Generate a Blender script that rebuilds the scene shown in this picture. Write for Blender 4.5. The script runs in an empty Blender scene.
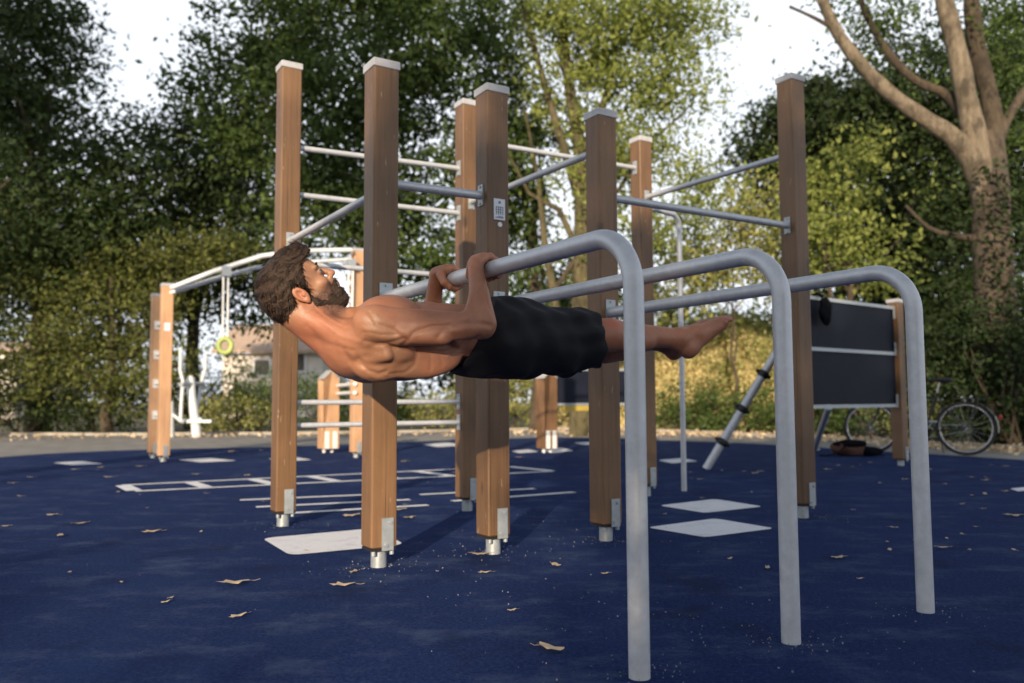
import bpy, math, random
import numpy as np
from mathutils import Vector, Matrix
random.seed(7); RNG = np.random.default_rng(7)
S = bpy.context.scene
COL = S.collection
# ------------------------------------------------------------ camera model
HC, FPX, PITCH, ROLL = .70, 835.74, .0715, -.0051
def ray(px, py):
    u = px-512; v = py-341.5
    cr, sr = math.cos(ROLL), math.sin(ROLL)
    a = (cr*u+sr*v)/FPX; b = -(-sr*u+cr*v)/FPX
    c, s = math.cos(PITCH), math.sin(PITCH)
    return Vector((a, c-b*s, s+b*c))
def gnd(px, py, z=0.0):
    r = ray(px, py); t = (z-HC)/r.z
    return Vector((r.x*t, r.y*t, z))
def atd(px, py, d):
    r = ray(px, py); k = d/r.y
    return Vector((r.x*k, d, HC+r.z*k))
cam = bpy.data.cameras.new('camera'); co = bpy.data.objects.new('camera', cam); COL.objects.link(co)
S.camera = co
cam.sensor_width = 36; cam.lens = FPX/1024*36; cam.clip_start = .05; cam.clip_end = 2000
right = Vector((1, 0, 0)); up = Vector((0, -math.sin(PITCH), math.cos(PITCH))); back = Vector((0, -math.cos(PITCH), -math.sin(PITCH)))
# roll: image content turned by ROLL (x' = c x - s y, image y down)
cr, sr = math.cos(ROLL), math.sin(ROLL)
r2 = right*cr+up*sr; u2 = -right*sr+up*cr
M = Matrix((r2, u2, back)).transposed().to_4x4(); M.translation = Vector((0, 0, HC))
co.matrix_world = M
cam.dof.use_dof = True; cam.dof.focus_distance = 2.75; cam.dof.aperture_fstop = 2.4
# ------------------------------------------------------------ materials
def newmat(name):
    m = bpy.data.materials.new(name); m.use_nodes = True
    nt = m.node_tree; b = nt.nodes['Principled BSDF']
    return m, nt, b
def N(nt, t, **kw):
    n = nt.nodes.new(t)
    for k, v in kw.items():
        if k.startswith('i_'): n.inputs[k[2:].replace('_', ' ')].default_value = v
        else: setattr(n, k, v)
    return n
def ramp(nt, fac, stops, interp='LINEAR'):
    r = nt.nodes.new('ShaderNodeValToRGB'); e = r.color_ramp.elements
    r.color_ramp.interpolation = interp
    while len(e) < len(stops): e.new(.5)
    for x, (p, c) in zip(e, stops):
        x.position = p; x.color = (*c, 1) if len(c) == 3 else c
    nt.links.new(fac, r.inputs[0]); return r.outputs[0]
def coords(nt, scale=(1, 1, 1), kind='Object'):
    t = N(nt, 'ShaderNodeTexCoord'); mp = N(nt, 'ShaderNodeMapping'); mp.inputs['Scale'].default_value = scale
    nt.links.new(t.outputs[kind], mp.inputs[0]); return mp.outputs[0]
def noise(nt, vec, scale, detail=4, rough=.55):
    n = N(nt, 'ShaderNodeTexNoise'); n.inputs['Scale'].default_value = scale; n.inputs['Detail'].default_value = detail
    n.inputs['Roughness'].default_value = rough; nt.links.new(vec, n.inputs['Vector']); return n.outputs['Fac']
def mix(nt, f, a, b, mode='MIX'):
    m = N(nt, 'ShaderNodeMix', data_type='RGBA', blend_type=mode)
    L = nt.links
    if isinstance(f, (int, float)): m.inputs[0].default_value = f
    else: L.new(f, m.inputs[0])
    for i, v in ((6, a), (7, b)):
        if isinstance(v, tuple): m.inputs[i].default_value = (*v, 1)
        else: L.new(v, m.inputs[i])
    return m.outputs[2]
def bump(nt, b, h, strength=.3, dist=.01):
    n = N(nt, 'ShaderNodeBump'); n.inputs['Strength'].default_value = strength; n.inputs['Distance'].default_value = dist
    nt.links.new(h, n.inputs['Height']); nt.links.new(n.outputs[0], b.inputs['Normal'])
def simple(name, col, rough=.5, metal=0, var=.12, vscale=20, bmp=0, spec=None):
    m, nt, b = newmat(name)
    v = coords(nt); n = noise(nt, v, vscale, 5, .6)
    lo = tuple(c*(1-var) for c in col); hi = tuple(min(1, c*(1+var)) for c in col)
    nt.links.new(ramp(nt, n, [(.3, lo), (.7, hi)]), b.inputs['Base Color'])
    b.inputs['Roughness'].default_value = rough; b.inputs['Metallic'].default_value = metal
    if spec is not None: b.inputs['Specular IOR Level'].default_value = spec
    if bmp: bump(nt, b, n, bmp, .004)
    return m
def wood(name, c1, c2):
    m, nt, b = newmat(name)
    v = coords(nt, (34, 34, 1.1)); n = noise(nt, v, 2.2, 6, .65)
    v2 = coords(nt, (1, 1, .6)); n2 = noise(nt, v2, 3.0, 3, .5)
    c = ramp(nt, n, [(.25, c1), (.75, c2)])
    c = mix(nt, .5, c, ramp(nt, n2, [(.3, tuple(k*.62 for k in c1)), (.72, tuple(min(1, k*1.25) for k in c2))]))
    v3 = coords(nt, (60, 60, 14)); n3 = noise(nt, v3, 1.0, 2, .5)
    c = mix(nt, ramp(nt, n3, [(.70, (0, 0, 0)), (.76, (.5, .5, .5))]), c, (.42, .33, .24))
    v4 = coords(nt, (1, 1, 1)); n4 = noise(nt, v4, 150, 1, .5)
    c = mix(nt, ramp(nt, n4, [(.76, (0, 0, 0)), (.79, (.8, .8, .8))]), c, (.07, .035, .02))
    kn = N(nt, 'ShaderNodeTexVoronoi'); kn.inputs['Scale'].default_value = 1.0; nt.links.new(coords(nt, (5, 5, 2.2)), kn.inputs['Vector'])
    c = mix(nt, ramp(nt, kn.outputs['Distance'], [(.05, (.75,)*3), (.11, (0,)*3)]), c, tuple(k*.4 for k in c1))
    ck = noise(nt, coords(nt, (90, 90, .8)), 1.0, 3, .6); c = mix(nt, ramp(nt, ck, [(.30, (.8,)*3), (.35, (0,)*3)]), c, tuple(k*.35 for k in c1))
    nt.links.new(c, b.inputs['Base Color']); b.inputs['Roughness'].default_value = .52
    b.inputs['Specular IOR Level'].default_value = .5
    bump(nt, b, n, .35, .002)
    return m
def metal(name, col, rough=.36, metallic=.55):
    m, nt, b = newmat(name)
    v = coords(nt); n = noise(nt, v, 26, 5, .7); n2 = noise(nt, v, 4, 3, .5)
    c = ramp(nt, n, [(.3, tuple(k*.86 for k in col)), (.7, tuple(k*1.08 for k in col))])
    c = mix(nt, ramp(nt, n2, [(.45, (0, 0, 0)), (.75, (.35, .35, .35))]), c, tuple(k*.7 for k in col))
    nt.links.new(c, b.inputs['Base Color'])
    nt.links.new(ramp(nt, n, [(.2, (rough-.06,)*3), (.8, (rough+.14,)*3)]), b.inputs['Roughness'])
    b.inputs['Metallic'].default_value = metallic
    return m
M_ = {}
M_['wood'] = wood('stained_wood', (.072, .038, .017), (.225, .122, .055))
M_['wood2'] = wood('pale_wood', (.42, .24, .125), (.60, .36, .20))
M_['galv'] = metal('galvanised_steel', (.56, .585, .615), .40, .3)
M_['plate'] = metal('steel_plate', (.40, .44, .46), .42, .5)
M_['cap'] = simple('grey_cap', (.42, .43, .45), .45)
M_['black'] = simple('black_rubber', (.012, .012, .014), .55)
M_['white'] = simple('white_plastic', (.72, .73, .72), .45)
M_['sign'] = simple('sign_face', (.62, .66, .72), .4, var=.04)
M_['signink'] = simple('sign_ink', (.16, .18, .24), .5)
M_['hpl'] = simple('dark_panel', (.009, .012, .023), .6, var=.2, vscale=3, spec=.15)
M_['yellow'] = simple('yellow_paint', (.50, .36, .06), .5)
M_['lime'] = simple('lime_plastic', (.36, .44, .13), .45)
M_['xgrey'] = simple('pale_grey_paint', (.62, .65, .68), .4)
M_['jacket'] = simple('black_cloth', (.007, .008, .011), 1, vscale=40, bmp=.5, spec=.05)
M_['bagbrown'] = simple('brown_cloth', (.075, .032, .020), .8, vscale=30, bmp=.5)
M_['chrome'] = simple('bright_metal', (.55, .55, .56), .25, .9)
M_['bikepaint'] = simple('black_enamel', (.015, .015, .018), .3)
M_['red'] = simple('red_lens', (.45, .015, .012), .25)
# blue rubber
def mk_blue():
    m, nt, b = newmat('blue_rubber')
    v = coords(nt)
    g = noise(nt, v, 75, 8, .88); mid = noise(nt, v, 26, 5, .65); big = noise(nt, v, 1.1, 5, .6)
    c = ramp(nt, g, [(.36, (.001, .006, .034)), (.5, (.009, .024, .098)), (.64, (.042, .066, .155))])
    c = mix(nt, ramp(nt, mid, [(.3, (.0,)*3), (.7, (.35,)*3)]), c, (.006, .020, .085))
    c = mix(nt, ramp(nt, big, [(.50, (0, 0, 0)), (.78, (.55, .55, .55))]), c, (.016, .038, .118))
    # pale dusty scuffs
    vs = coords(nt, (1.3, 1.9, 1)); sc = noise(nt, vs, 1.9, 12, .78)
    c = mix(nt, ramp(nt, sc, [(.50, (0, 0, 0)), (.66, (.8, .8, .8))]), c, (.052, .078, .150))
    sp = noise(nt, v, 85, 3, .8)
    c = mix(nt, ramp(nt, sp, [(.64, (0, 0, 0)), (.70, (.7, .7, .7))]), c, (.09, .115, .20))
    dk = noise(nt, v, 2.3, 6, .7)
    c = mix(nt, ramp(nt, dk, [(.34, (.55, .55, .55)), (.46, (0, 0, 0))]), c, (.006, .013, .045))
    nt.links.new(c, b.inputs['Base Color']); b.inputs['Roughness'].default_value = .95
    b.inputs['Specular IOR Level'].default_value = .08
    bump(nt, b, g, .8, .004)
    return m
M_['blue'] = mk_blue()
def mk_mark():
    m, nt, b = newmat('marking_paint')
    v = coords(nt); g = noise(nt, v, 300, 2, .7); w = noise(nt, v, 9, 6, .7)
    c = ramp(nt, g, [(.3, (.64, .65, .68)), (.7, (.84, .84, .86))])
    c = mix(nt, ramp(nt, w, [(.50, (0, 0, 0)), (.74, (.40, .40, .40))]), c, (.25, .29, .40))
    nt.links.new(c, b.inputs['Base Color']); b.inputs['Roughness'].default_value = .8; bump(nt, b, g, .6, .003)
    return m
M_['mark'] = mk_mark()
def mk_pav():
    m, nt, b = newmat('paving')
    v = coords(nt, (1, 1, 1))
    br = N(nt, 'ShaderNodeTexBrick'); nt.links.new(v, br.inputs['Vector'])
    br.inputs['Scale'].default_value = 1.6; br.inputs['Color1'].default_value = (.28, .275, .265, 1); br.inputs['Color2'].default_value = (.20, .195, .185, 1)
    br.inputs['Mortar'].default_value = (.07, .068, .06, 1); br.inputs['Mortar Size'].default_value = .018; br.inputs['Brick Width'].default_value = .6; br.inputs['Row Height'].default_value = .6
    n = noise(nt, v, 3, 6, .7)
    c = mix(nt, ramp(nt, n, [(.35, (.0,)*3), (.7, (.6,)*3)]), br.outputs[0], (.29, .27, .24))
    nt.links.new(c, b.inputs['Base Color']); b.inputs['Roughness'].default_value = .85
    return m
M_['pav'] = mk_pav()
def mk_soil():
    m, nt, b = newmat('leafy_soil')
    v = coords(nt); n = noise(nt, v, 5, 8, .75); n2 = noise(nt, v, .35, 4, .6)
    c = ramp(nt, n, [(.3, (.045, .035, .022)), (.5, (.11, .085, .045)), (.7, (.22, .17, .09))])
    c = mix(nt, ramp(nt, n2, [(.4, (0,)*3), (.6, (.8,)*3)]), c, (.07, .085, .03))
    nt.links.new(c, b.inputs['Base Color']); b.inputs['Roughness'].default_value = .95; bump(nt, b, n, .8, .03)
    return m
M_['soil'] = mk_soil()
def mk_leaf(name, dark, light, trans=.35, brown=0):
    m, nt, b = newmat(name)
    g = N(nt, 'ShaderNodeNewGeometry'); r = g.outputs['Random Per Island']
    v = coords(nt); n = noise(nt, v, .45, 3, .6)
    c = ramp(nt, r, [(0, dark), (.75, light), (1, tuple(min(1, k*1.35) for k in light))])
    c = mix(nt, ramp(nt, n, [(.35, (0,)*3), (.65, (.45,)*3)]), c, light)
    if brown: c = mix(nt, ramp(nt, r, [(1-brown, (0,)*3), (1-brown+.01, (1,)*3)]), c, (.22, .12, .035))
    nt.links.new(c, b.inputs['Base Color']); b.inputs['Roughness'].default_value = .55; b.inputs['Specular IOR Level'].default_value = .25
    tr = N(nt, 'ShaderNodeBsdfTranslucent'); nt.links.new(mix(nt, .5, c, (.10, .14, .01), 'ADD'), tr.inputs[0])
    ms = N(nt, 'ShaderNodeMixShader'); ms.inputs[0].default_value = trans
    nt.links.new(b.outputs[0], ms.inputs[1]); nt.links.new(tr.outputs[0], ms.inputs[2])
    nt.links.new(ms.outputs[0], nt.nodes['Material Output'].inputs[0])
    return m
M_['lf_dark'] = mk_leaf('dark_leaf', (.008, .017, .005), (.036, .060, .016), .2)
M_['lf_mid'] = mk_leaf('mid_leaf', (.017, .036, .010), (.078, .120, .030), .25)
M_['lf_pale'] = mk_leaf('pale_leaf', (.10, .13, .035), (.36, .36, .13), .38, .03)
M_['lf_shade'] = mk_leaf('shaded_leaf', (.006, .013, .004), (.024, .042, .011), .14)  # darker leaf for the right side, its deep shade put into the colour
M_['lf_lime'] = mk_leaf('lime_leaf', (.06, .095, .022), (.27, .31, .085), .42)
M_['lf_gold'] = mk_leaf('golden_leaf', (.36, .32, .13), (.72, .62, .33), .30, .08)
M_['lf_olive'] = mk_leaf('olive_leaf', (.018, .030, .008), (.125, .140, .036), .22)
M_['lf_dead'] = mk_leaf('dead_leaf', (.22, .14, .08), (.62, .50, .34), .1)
def mk_bark(name, c1, c2):
    m, nt, b = newmat(name)
    v = coords(nt, (6, 6, 1.6)); n = noise(nt, v, 2.5, 7, .7); n2 = noise(nt, coords(nt), 1.3, 3, .6)
    c = ramp(nt, n, [(.3, c1), (.7, c2)])
    c = mix(nt, ramp(nt, n2, [(.5, (0,)*3), (.65, (.7,)*3)]), c, tuple(k*.6 for k in c1))
    n3 = noise(nt, coords(nt, (1, 1, .5)), 5, 6, .75); c = mix(nt, ramp(nt, n3, [(.5, (0,)*3), (.6, (.75,)*3)]), c, tuple(k*.45 for k in c1))  # dark blotches: rough bark, with dappled shade put into the colour
    n4 = noise(nt, coords(nt, (14, 14, 2.2)), 3, 5, .8); bump(nt, b, n4, 1.0, .06)
    nt.links.new(c, b.inputs['Base Color']); b.inputs['Roughness'].default_value = .9
    return m
M_['bark'] = mk_bark('dark_bark', (.06, .045, .03), (.15, .115, .075))
M_['barkpale'] = mk_bark('pale_bark', (.15, .12, .08), (.38, .31, .22))
M_['barkshade'] = mk_bark('shaded_bark', (.07, .055, .038), (.18, .14, .10))  # darker copy of the pale bark, the trunk's shade put into its colour
M_['barkmoss'] = mk_bark('mossy_bark', (.09, .075, .035), (.21, .18, .09))
# ------------------------------------------------------------ mesh builder
OFF = {}
class MB:
    def __init__(s): s.v = []; s.f = []; s.sm = []
    def add(s, vs, fs, smooth=False):
        o = len(s.v); s.v += [tuple(v) for v in vs]; s.f += [tuple(i+o for i in f) for f in fs]; s.sm += [smooth]*len(fs)
    def box(s, c, h, ax=None, bev=0):
        # centre, half sizes, axes (3 vectors), chamfer along local z edges and ends
        X, Y, Z = ax or (Vector((1, 0, 0)), Vector((0, 1, 0)), Vector((0, 0, 1)))
        c = Vector(c)
        if not bev:
            vs = [c+X*(i*h[0])+Y*(j*h[1])+Z*(k*h[2]) for k in (-1, 1) for i, j in ((-1, -1), (1, -1), (1, 1), (-1, 1))]
            s.add(vs, [(3, 2, 1, 0), (4, 5, 6, 7), (0, 1, 5, 4), (1, 2, 6, 5), (2, 3, 7, 6), (3, 0, 4, 7)]); return
        a, b, e = h[0], h[1], bev
        ring = []
        for sx, sy, st in ((1, 1, 0), (-1, 1, 1), (-1, -1, 2), (1, -1, 3)):
            for q in range(4):
                t = (st+q/3)*math.pi/2
                ring.append((sx*(a-e)+e*math.cos(t), sy*(b-e)+e*math.sin(t)))
        def lvl(z, ins):
            return [c+X*(x*(1-ins/a))+Y*(y*(1-ins/b))+Z*z for x, y in ring]
        zs = [(-h[2], e*.7), (-h[2]+e*.7, 0), (h[2]-e*.7, 0), (h[2], e*.7)]
        vs = []; n = len(ring)
        for z, i in zs: vs += lvl(z, i)
        fs = []
        for k in range(3):
            for i in range(n): fs.append((k*n+i, k*n+(i+1) % n, (k+1)*n+(i+1) % n, (k+1)*n+i))
        fs.append(tuple(range(n-1, -1, -1))); fs.append(tuple(range(3*n, 4*n)))
        s.add(vs, fs)
    def tube(s, pts, r, seg=14, caps=True, sy=1.0):
        pts = [Vector(p) for p in pts]; n = len(pts)
        rr = r if isinstance(r, (list, tuple)) else [r]*n
        T = []
        for i in range(n):
            a = pts[max(0, i-1)]; b = pts[min(n-1, i+1)]; T.append((b-a).normalized())
        ref = Vector((0, 0, 1)) if abs(T[0].z) < .9 else Vector((1, 0, 0))
        u = T[0].cross(ref).normalized(); vs = []
        for i in range(n):
            u = (u-T[i]*u.dot(T[i])).normalized(); w = T[i].cross(u)
            for k in range(seg):
                a = 2*math.pi*k/seg
                vs.append(pts[i]+(u*math.cos(a)+w*math.sin(a)*sy)*rr[i])
        fs = [(i*seg+k, i*seg+(k+1) % seg, (i+1)*seg+(k+1) % seg, (i+1)*seg+k) for i in range(n-1) for k in range(seg)]
        s.add(vs, fs, True)
        if caps:
            s.add(vs[:seg], [tuple(range(seg-1, -1, -1))]); s.add(vs[-seg:], [tuple(range(seg))])
    def prism(s, poly, z0, z1):
        n = len(poly); vs = [(x, y, z0) for x, y in poly]+[(x, y, z1) for x, y in poly]
        s.add(vs, [tuple(range(n-1, -1, -1)), tuple(range(n, 2*n))]+[(i, (i+1) % n, n+(i+1) % n, n+i) for i in range(n)])
    def ball(s, c, r, n=12, m=8, ax=None):
        c = Vector(c); r = r if isinstance(r, (tuple, list)) else (r, r, r)
        X, Y, Z = ax or (Vector((1, 0, 0)), Vector((0, 1, 0)), Vector((0, 0, 1)))
        vs = [c-Z*r[2]]
        for j in range(1, m):
            ph = math.pi*j/m
            for i in range(n):
                a = 2*math.pi*i/n
                vs.append(c+X*(r[0]*math.sin(ph)*math.cos(a))+Y*(r[1]*math.sin(ph)*math.sin(a))-Z*(r[2]*math.cos(ph)))
        vs.append(c+Z*r[2])
        fs = [(0, 1+(i+1) % n, 1+i) for i in range(n)]
        for j in range(m-2):
            for i in range(n): fs.append((1+j*n+i, 1+j*n+(i+1) % n, 1+(j+1)*n+(i+1) % n, 1+(j+1)*n+i))
        t = len(vs)-1; b0 = 1+(m-2)*n
        fs += [(t, b0+i, b0+(i+1) % n) for i in range(n)]
        s.add(vs, fs, True)
    def build(s, name, m, parent=None):
        me = bpy.data.meshes.new(name); 
        off = OFF.get(parent.name, Vector((0, 0, 0))) if parent is not None else Vector((0, 0, 0))
        me.from_pydata([tuple(Vector(v)-off) for v in s.v], [], s.f); me.update()
        me.polygons.foreach_set('use_smooth', s.sm)
        me.materials.append(M_[m] if isinstance(m, str) else m)
        o = bpy.data.objects.new(name, me); COL.objects.link(o)
        if parent is not None: o.parent = parent; OFF[o.name] = off
        return o
def tag(o, label=None, cat=None, group=None, kind=None):
    if label: o['label'] = label
    if cat: o['category'] = cat
    if group: o['group'] = group
    if kind: o['kind'] = kind
    return o
def empty(name, loc, label, cat, group=None):
    o = bpy.data.objects.new(name, None); COL.objects.link(o); o.location = loc; o.empty_display_size = .2
    OFF[o.name] = Vector(loc)
    tag(o, label, cat, group); return o
Z3 = Vector((0, 0, 0))
def arc(a, corner, b, R, n=8):
    """points of a path a -> corner -> b rounded with radius R"""
    a, c, b = Vector(a), Vector(corner), Vector(b)
    u = (a-c).normalized(); w = (b-c).normalized()
    th = u.angle(w); t = R/math.tan(th/2)
    p0 = c+u*t; p1 = c+w*t; ce = c+(u+w).normalized()*(R/math.sin(th/2))
    r0 = p0-ce; ax = r0.cross(p1-ce).normalized(); A = r0.angle(p1-ce)
    return [ce+Matrix.Rotation(A*i/n, 3, ax) @ r0 for i in range(n+1)]
D1 = Vector((.8511, .5250, 0)); D2 = Vector((-.5250, .8511, 0)); ZZ = Vector((0, 0, 1))
GR = (D1, D2, ZZ)
SUN_AZ = -100; SUN_EL = 15; SUN = 5.0; SKY = .088; EXPO = .46
CLOUD = (9.4, 9.9, 10.7)
# unseen trees behind the viewer, crowns shaped to block the sun: distance, then crown clumps as (sideways, height, half width, half height)
SHADERS = [
 ('unseen leafy tree behind the viewer, to the right, crown shaped for shade', 15, [(3.2, 3.2, 3.0, 3.0), (3.2, 6.5, 3.2, 1.9), (.75, 6.9, 1.0, 1.6), (.42, 4.6, 1.0, 1.7), (-1.0, 6.47, .72, .40), (-.26, 5.72, .34, .40), (-.53, 6.55, .42, 1.0), (7.4, 3.8, 3.2, 3.6), (7.9, 6.6, 3, 1.9)]),
 ('unseen low leafy tree behind the viewer, to the left, crown shaped for shade', 15, [(-1.1, 3.3, 1.1, 1.5), (-3.2, 3.6, 1.5, 1.6), (-5.8, 3.4, 1.9, 1.8)]),
 ('unseen low leafy tree behind the viewer, far left, crown shaped for shade', 15, [(-9, 3.4, 2.2, 1.8), (-12.5, 3.4, 2.2, 1.8)]),
 ('unseen tall tree added for shade far behind the viewer, far left', 30, [(-14, 22.5, 4.0, 4.0), (-10.5, 23, 2.5, 3.5)]),
 ('unseen tall tree added for shade far behind the viewer, left', 30, [(-6.6, 20, 2.4, 3.0), (-3.4, 21.5, 1.2, 1.8)]),
 ('unseen tall tree added for shade far behind the viewer, right', 30, [(8.2, 12.2, 3.5, 3.8), (13.5, 14, 3.6, 4.5)]),
]
# ------------------------------------------------------------ ground
def spline(pts, n=8):
    out = []; L = len(pts)
    for i in range(L):
        p0, p1, p2, p3 = (Vector(pts[(i+k) % L]) for k in (-1, 0, 1, 2))
        for j in range(n):
            t = j/n
            out.append(.5*((2*p1)+(p2-p0)*t+(2*p0-5*p1+4*p2-p3)*t*t+(3*p1-p0-3*p2+p3)*t**3))
    return [(p.x, p.y) for p in out]
def sheet(name, poly, z, m, kind='structure'):
    b = MB(); b.add([(x, y, z) for x, y in poly], [tuple(range(len(poly)))]); o = b.build(name, m); tag(o, kind=kind); return o
sheet('ground', [(400*math.cos(a*math.pi/24), 400*math.sin(a*math.pi/24)) for a in range(48)], -.016, 'soil')
PATH = [(-13, 17.8), (-8.5, 18.5), (-4.7, 18.7), (-1, 20.0), (1.2, 21.0), (3.0, 19.6), (4.4, 17.6), (5.6, 14.6), (6.9, 11.6), (8.3, 8), (10.5, 3), (10, -6), (0, -12), (-12, -8), (-15, 4)]
sheet('path', spline(PATH), -.008, 'pav')
BLUE = [(-6.78, 11.14), (-6.44, 11.97), (-5.6, 12.7), (-3.42, 13.55), (-1.48, 15.04), (.6, 16.2), (1.7, 15.9), (2.45, 15.0), (3.73, 13.79), (4.84, 11.71), (5.86, 9.65), (7.2, 6), (8, 1), (7, -5), (0, -9), (-7, -7), (-9, -1), (-8.4, 6)]
sheet('court_surface', spline(BLUE), 0, 'blue')
# kerb of the path against the planting
def ribbon(pts, w):
    L = len(pts); out = []
    for i in range(L):
        a = Vector((*pts[i-1], 0)); b = Vector((*pts[(i+1) % L], 0)); t = (b-a).normalized(); nrm = Vector((t.y, -t.x, 0))
        p = Vector((*pts[i], 0)); out.append((p, p+nrm*w))
    return out
M_['kerb'] = simple('kerb_concrete', (.36, .33, .28), .85, vscale=6)
kb = MB(); rb = ribbon(spline(PATH), -.12)
n = len(rb); vs = []
for a, b_ in rb: vs += [a+ZZ*-.01, a+ZZ*.05, b_+ZZ*.05, b_+ZZ*-.01]
kb.add(vs, [(4*i+k, 4*((i+1) % n)+k, 4*((i+1) % n)+k+1, 4*i+k+1) for i in range(n) for k in range(3)])
tag(kb.build('kerb', 'kerb'), kind='structure')
# painted markings
def mark(name, px):
    P = [gnd(x, y, .004) for x, y in px]
    b = MB(); b.add(P, [tuple(range(len(P)))]); tag(b.build(name, 'mark'), kind='structure')
def roundpoly(P, r=.25, n=5):
    out = []
    L = len(P)
    for i in range(L):
        p0, p1, p2 = Vector(P[i-1]), Vector(P[i]), Vector(P[(i+1) % L])
        a = p1+(p0-p1)*r; b = p1+(p2-p1)*r
        for j in range(n+1):
            t = j/n; out.append((1-t)**2*a+2*t*(1-t)*p1+t*t*b)
    return out
def markpoly(P, rounded=0):
    P = [Vector((p.x, p.y, .004)) for p in P]
    if rounded: P = roundpoly(P, rounded)
    b = MB(); b.add(P, [tuple(range(len(P)))])
    tag(b.build('ground_marking', 'mark'), kind='structure')
markpoly([gnd(262, 539), gnd(372, 529), gnd(405, 545), gnd(290, 556)], .12)
def rhomb(cx, cy, hw, hh):
    markpoly([gnd(cx-hw, cy), gnd(cx+4, cy-hh), gnd(cx+hw, cy+1), gnd(cx-6, cy+hh+1)], .10)
rhomb(711, 506, 52, 6.5); rhomb(711, 528, 64, 9); rhomb(678, 460.5, 20, 2.2); rhomb(1024, 489, 14, 1.8)
rhomb(78, 463, 25, 1.6); rhomb(207, 460, 30, 1.6); rhomb(290, 459, 22, 1.8); rhomb(557, 450, 17, 2.2); rhomb(444, 444.5, 22, 1.8); rhomb(525, 451, 14, 1.4); rhomb(590, 443, 16, 1)
def line(a, b, w):
    a, b = gnd(*a), gnd(*b); t = (b-a).normalized(); n_ = Vector((-t.y, t.x, 0))*w/2
    markpoly([a-n_, b-n_, b+n_, a+n_])
line((240, 500.5), (392, 494), .075); line((256, 507.5), (410, 500), .075); line((291, 513.5), (428, 505.5), .075)
line((420, 495), (535, 489), .07); line((452, 501.5), (574, 492.5), .075)
# ladder game
la, lb = gnd(122, 487), gnd(553, 471); ra, rb_ = gnd(155, 491.5-9.5), gnd(505, 466.5)
b = MB()
def seg(b, p, q, w):
    t = (q-p).normalized(); n_ = Vector((-t.y, t.x, 0))*w/2
    b.add([p-n_+ZZ*.0035, q-n_+ZZ*.0035, q+n_+ZZ*.0035, p+n_+ZZ*.0035], [(0, 1, 2, 3)])
near = [gnd(135, 491.5), gnd(553, 471.5)]; far = [gnd(122, 485.5), gnd(507, 466.8)]
seg(b, near[0], near[1], .085); seg(b, far[0], far[1], .085)
lad = b
K = 7
for i in range(K+1):
    t = i/K; p = near[0].lerp(near[1], t); q = far[0].lerp(far[1], t)
    d = (q-p).normalized()*.035
    t_ = (q-p).normalized(); n_ = Vector((-t_.y, t_.x, 0))*(.06 if i in (0, K) else .055)
    lad.add([p+d-n_+ZZ*.0055, q-d-n_+ZZ*.0055, q-d+n_+ZZ*.0055, p+d+n_+ZZ*.0055], [(0, 1, 2, 3)])
tag(lad.build('ground_marking', 'mark'), kind='structure')

# ------------------------------------------------------------ main frame
H1, H2 = 2.188, 2.678
POST = {'A': (-.574, 3.625, H1), 'B': (-.092, 3.924, H1), 'C': (.468, 4.268, H1), 'D': (1.728, 5.044, H2), 'F': (-1.309, 4.817, H2), 'E': (-.294, 5.444, H2), 'G': (.986, 6.234, H2)}
PV = {k: Vector((v[0], v[1], 0)) for k, v in POST.items()}
frame = empty('workout_frame', (.2, 4.6, 0), 'calisthenics frame of seven tall brown wooden posts and grey bars, gripped by the man', 'climbing frame')
HW = .059
def bolt(b, c, n_, r=.008):
    b.tube([c, c+n_*.006], r, 8)
def make_post(root, c, H, w=HW, m='wood', plate=True, h0=.085, ax=GR, cap=True):
    X, Y, Z = ax
    b = MB(); b.box(c+ZZ*((H-.02+h0)/2), (w, w, (H-.02-h0)/2), ax, .009)
    p = b.build('post', m, root)
    if cap:
        b = MB(); b.box(c+ZZ*(H-.006), (w+.0045, w+.0045, .019), ax, .004); b.build('cap', 'cap', p)
    b = MB(); b.tube([c+ZZ*-.01, c+ZZ*(h0-.012)], .034, 20); b.build('foot', 'plate', p)
    if plate:
        b = MB(); b.box(c+ZZ*(h0-.006), (w*.93, w*.93, .0045), ax); b.build('base_plate', 'black', p)
        b = MB(); q = c+X*(.014)-Y*(w+.0035)+ZZ*(h0+.058); b.box(q, (.026, .003, .068), ax, 0)
        for dz, dx in ((-.045, -.008), (.048, .012)): bolt(b, q+ZZ*dz+X*dx-Y*.003, -Y)
        for dx, dy in ((-1, -1), (1, -1)): b.tube([c+X*(dx*w*.7)+Y*(dy*w*.7)+ZZ*(h0-.03), c+X*(dx*w*.7)+Y*(dy*w*.7)+ZZ*(h0-.008)], .010, 8)
        b.build('foot_bracket', 'plate', p)
    return p
posts = {}
for k, v in POST.items(): posts[k] = make_post(frame, PV[k], v[2])
def bracket(par, c, n_, w=.022, h=.05):
    t = ZZ.cross(n_).normalized(); b = MB()
    b.box(c+n_*.003, (w, .003, h), (t, n_, ZZ))
    for dz in (-.8, .8): bolt(b, c+n_*.006+ZZ*(h*dz), n_, .006)
    return b.build('bracket', 'plate', par)
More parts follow.
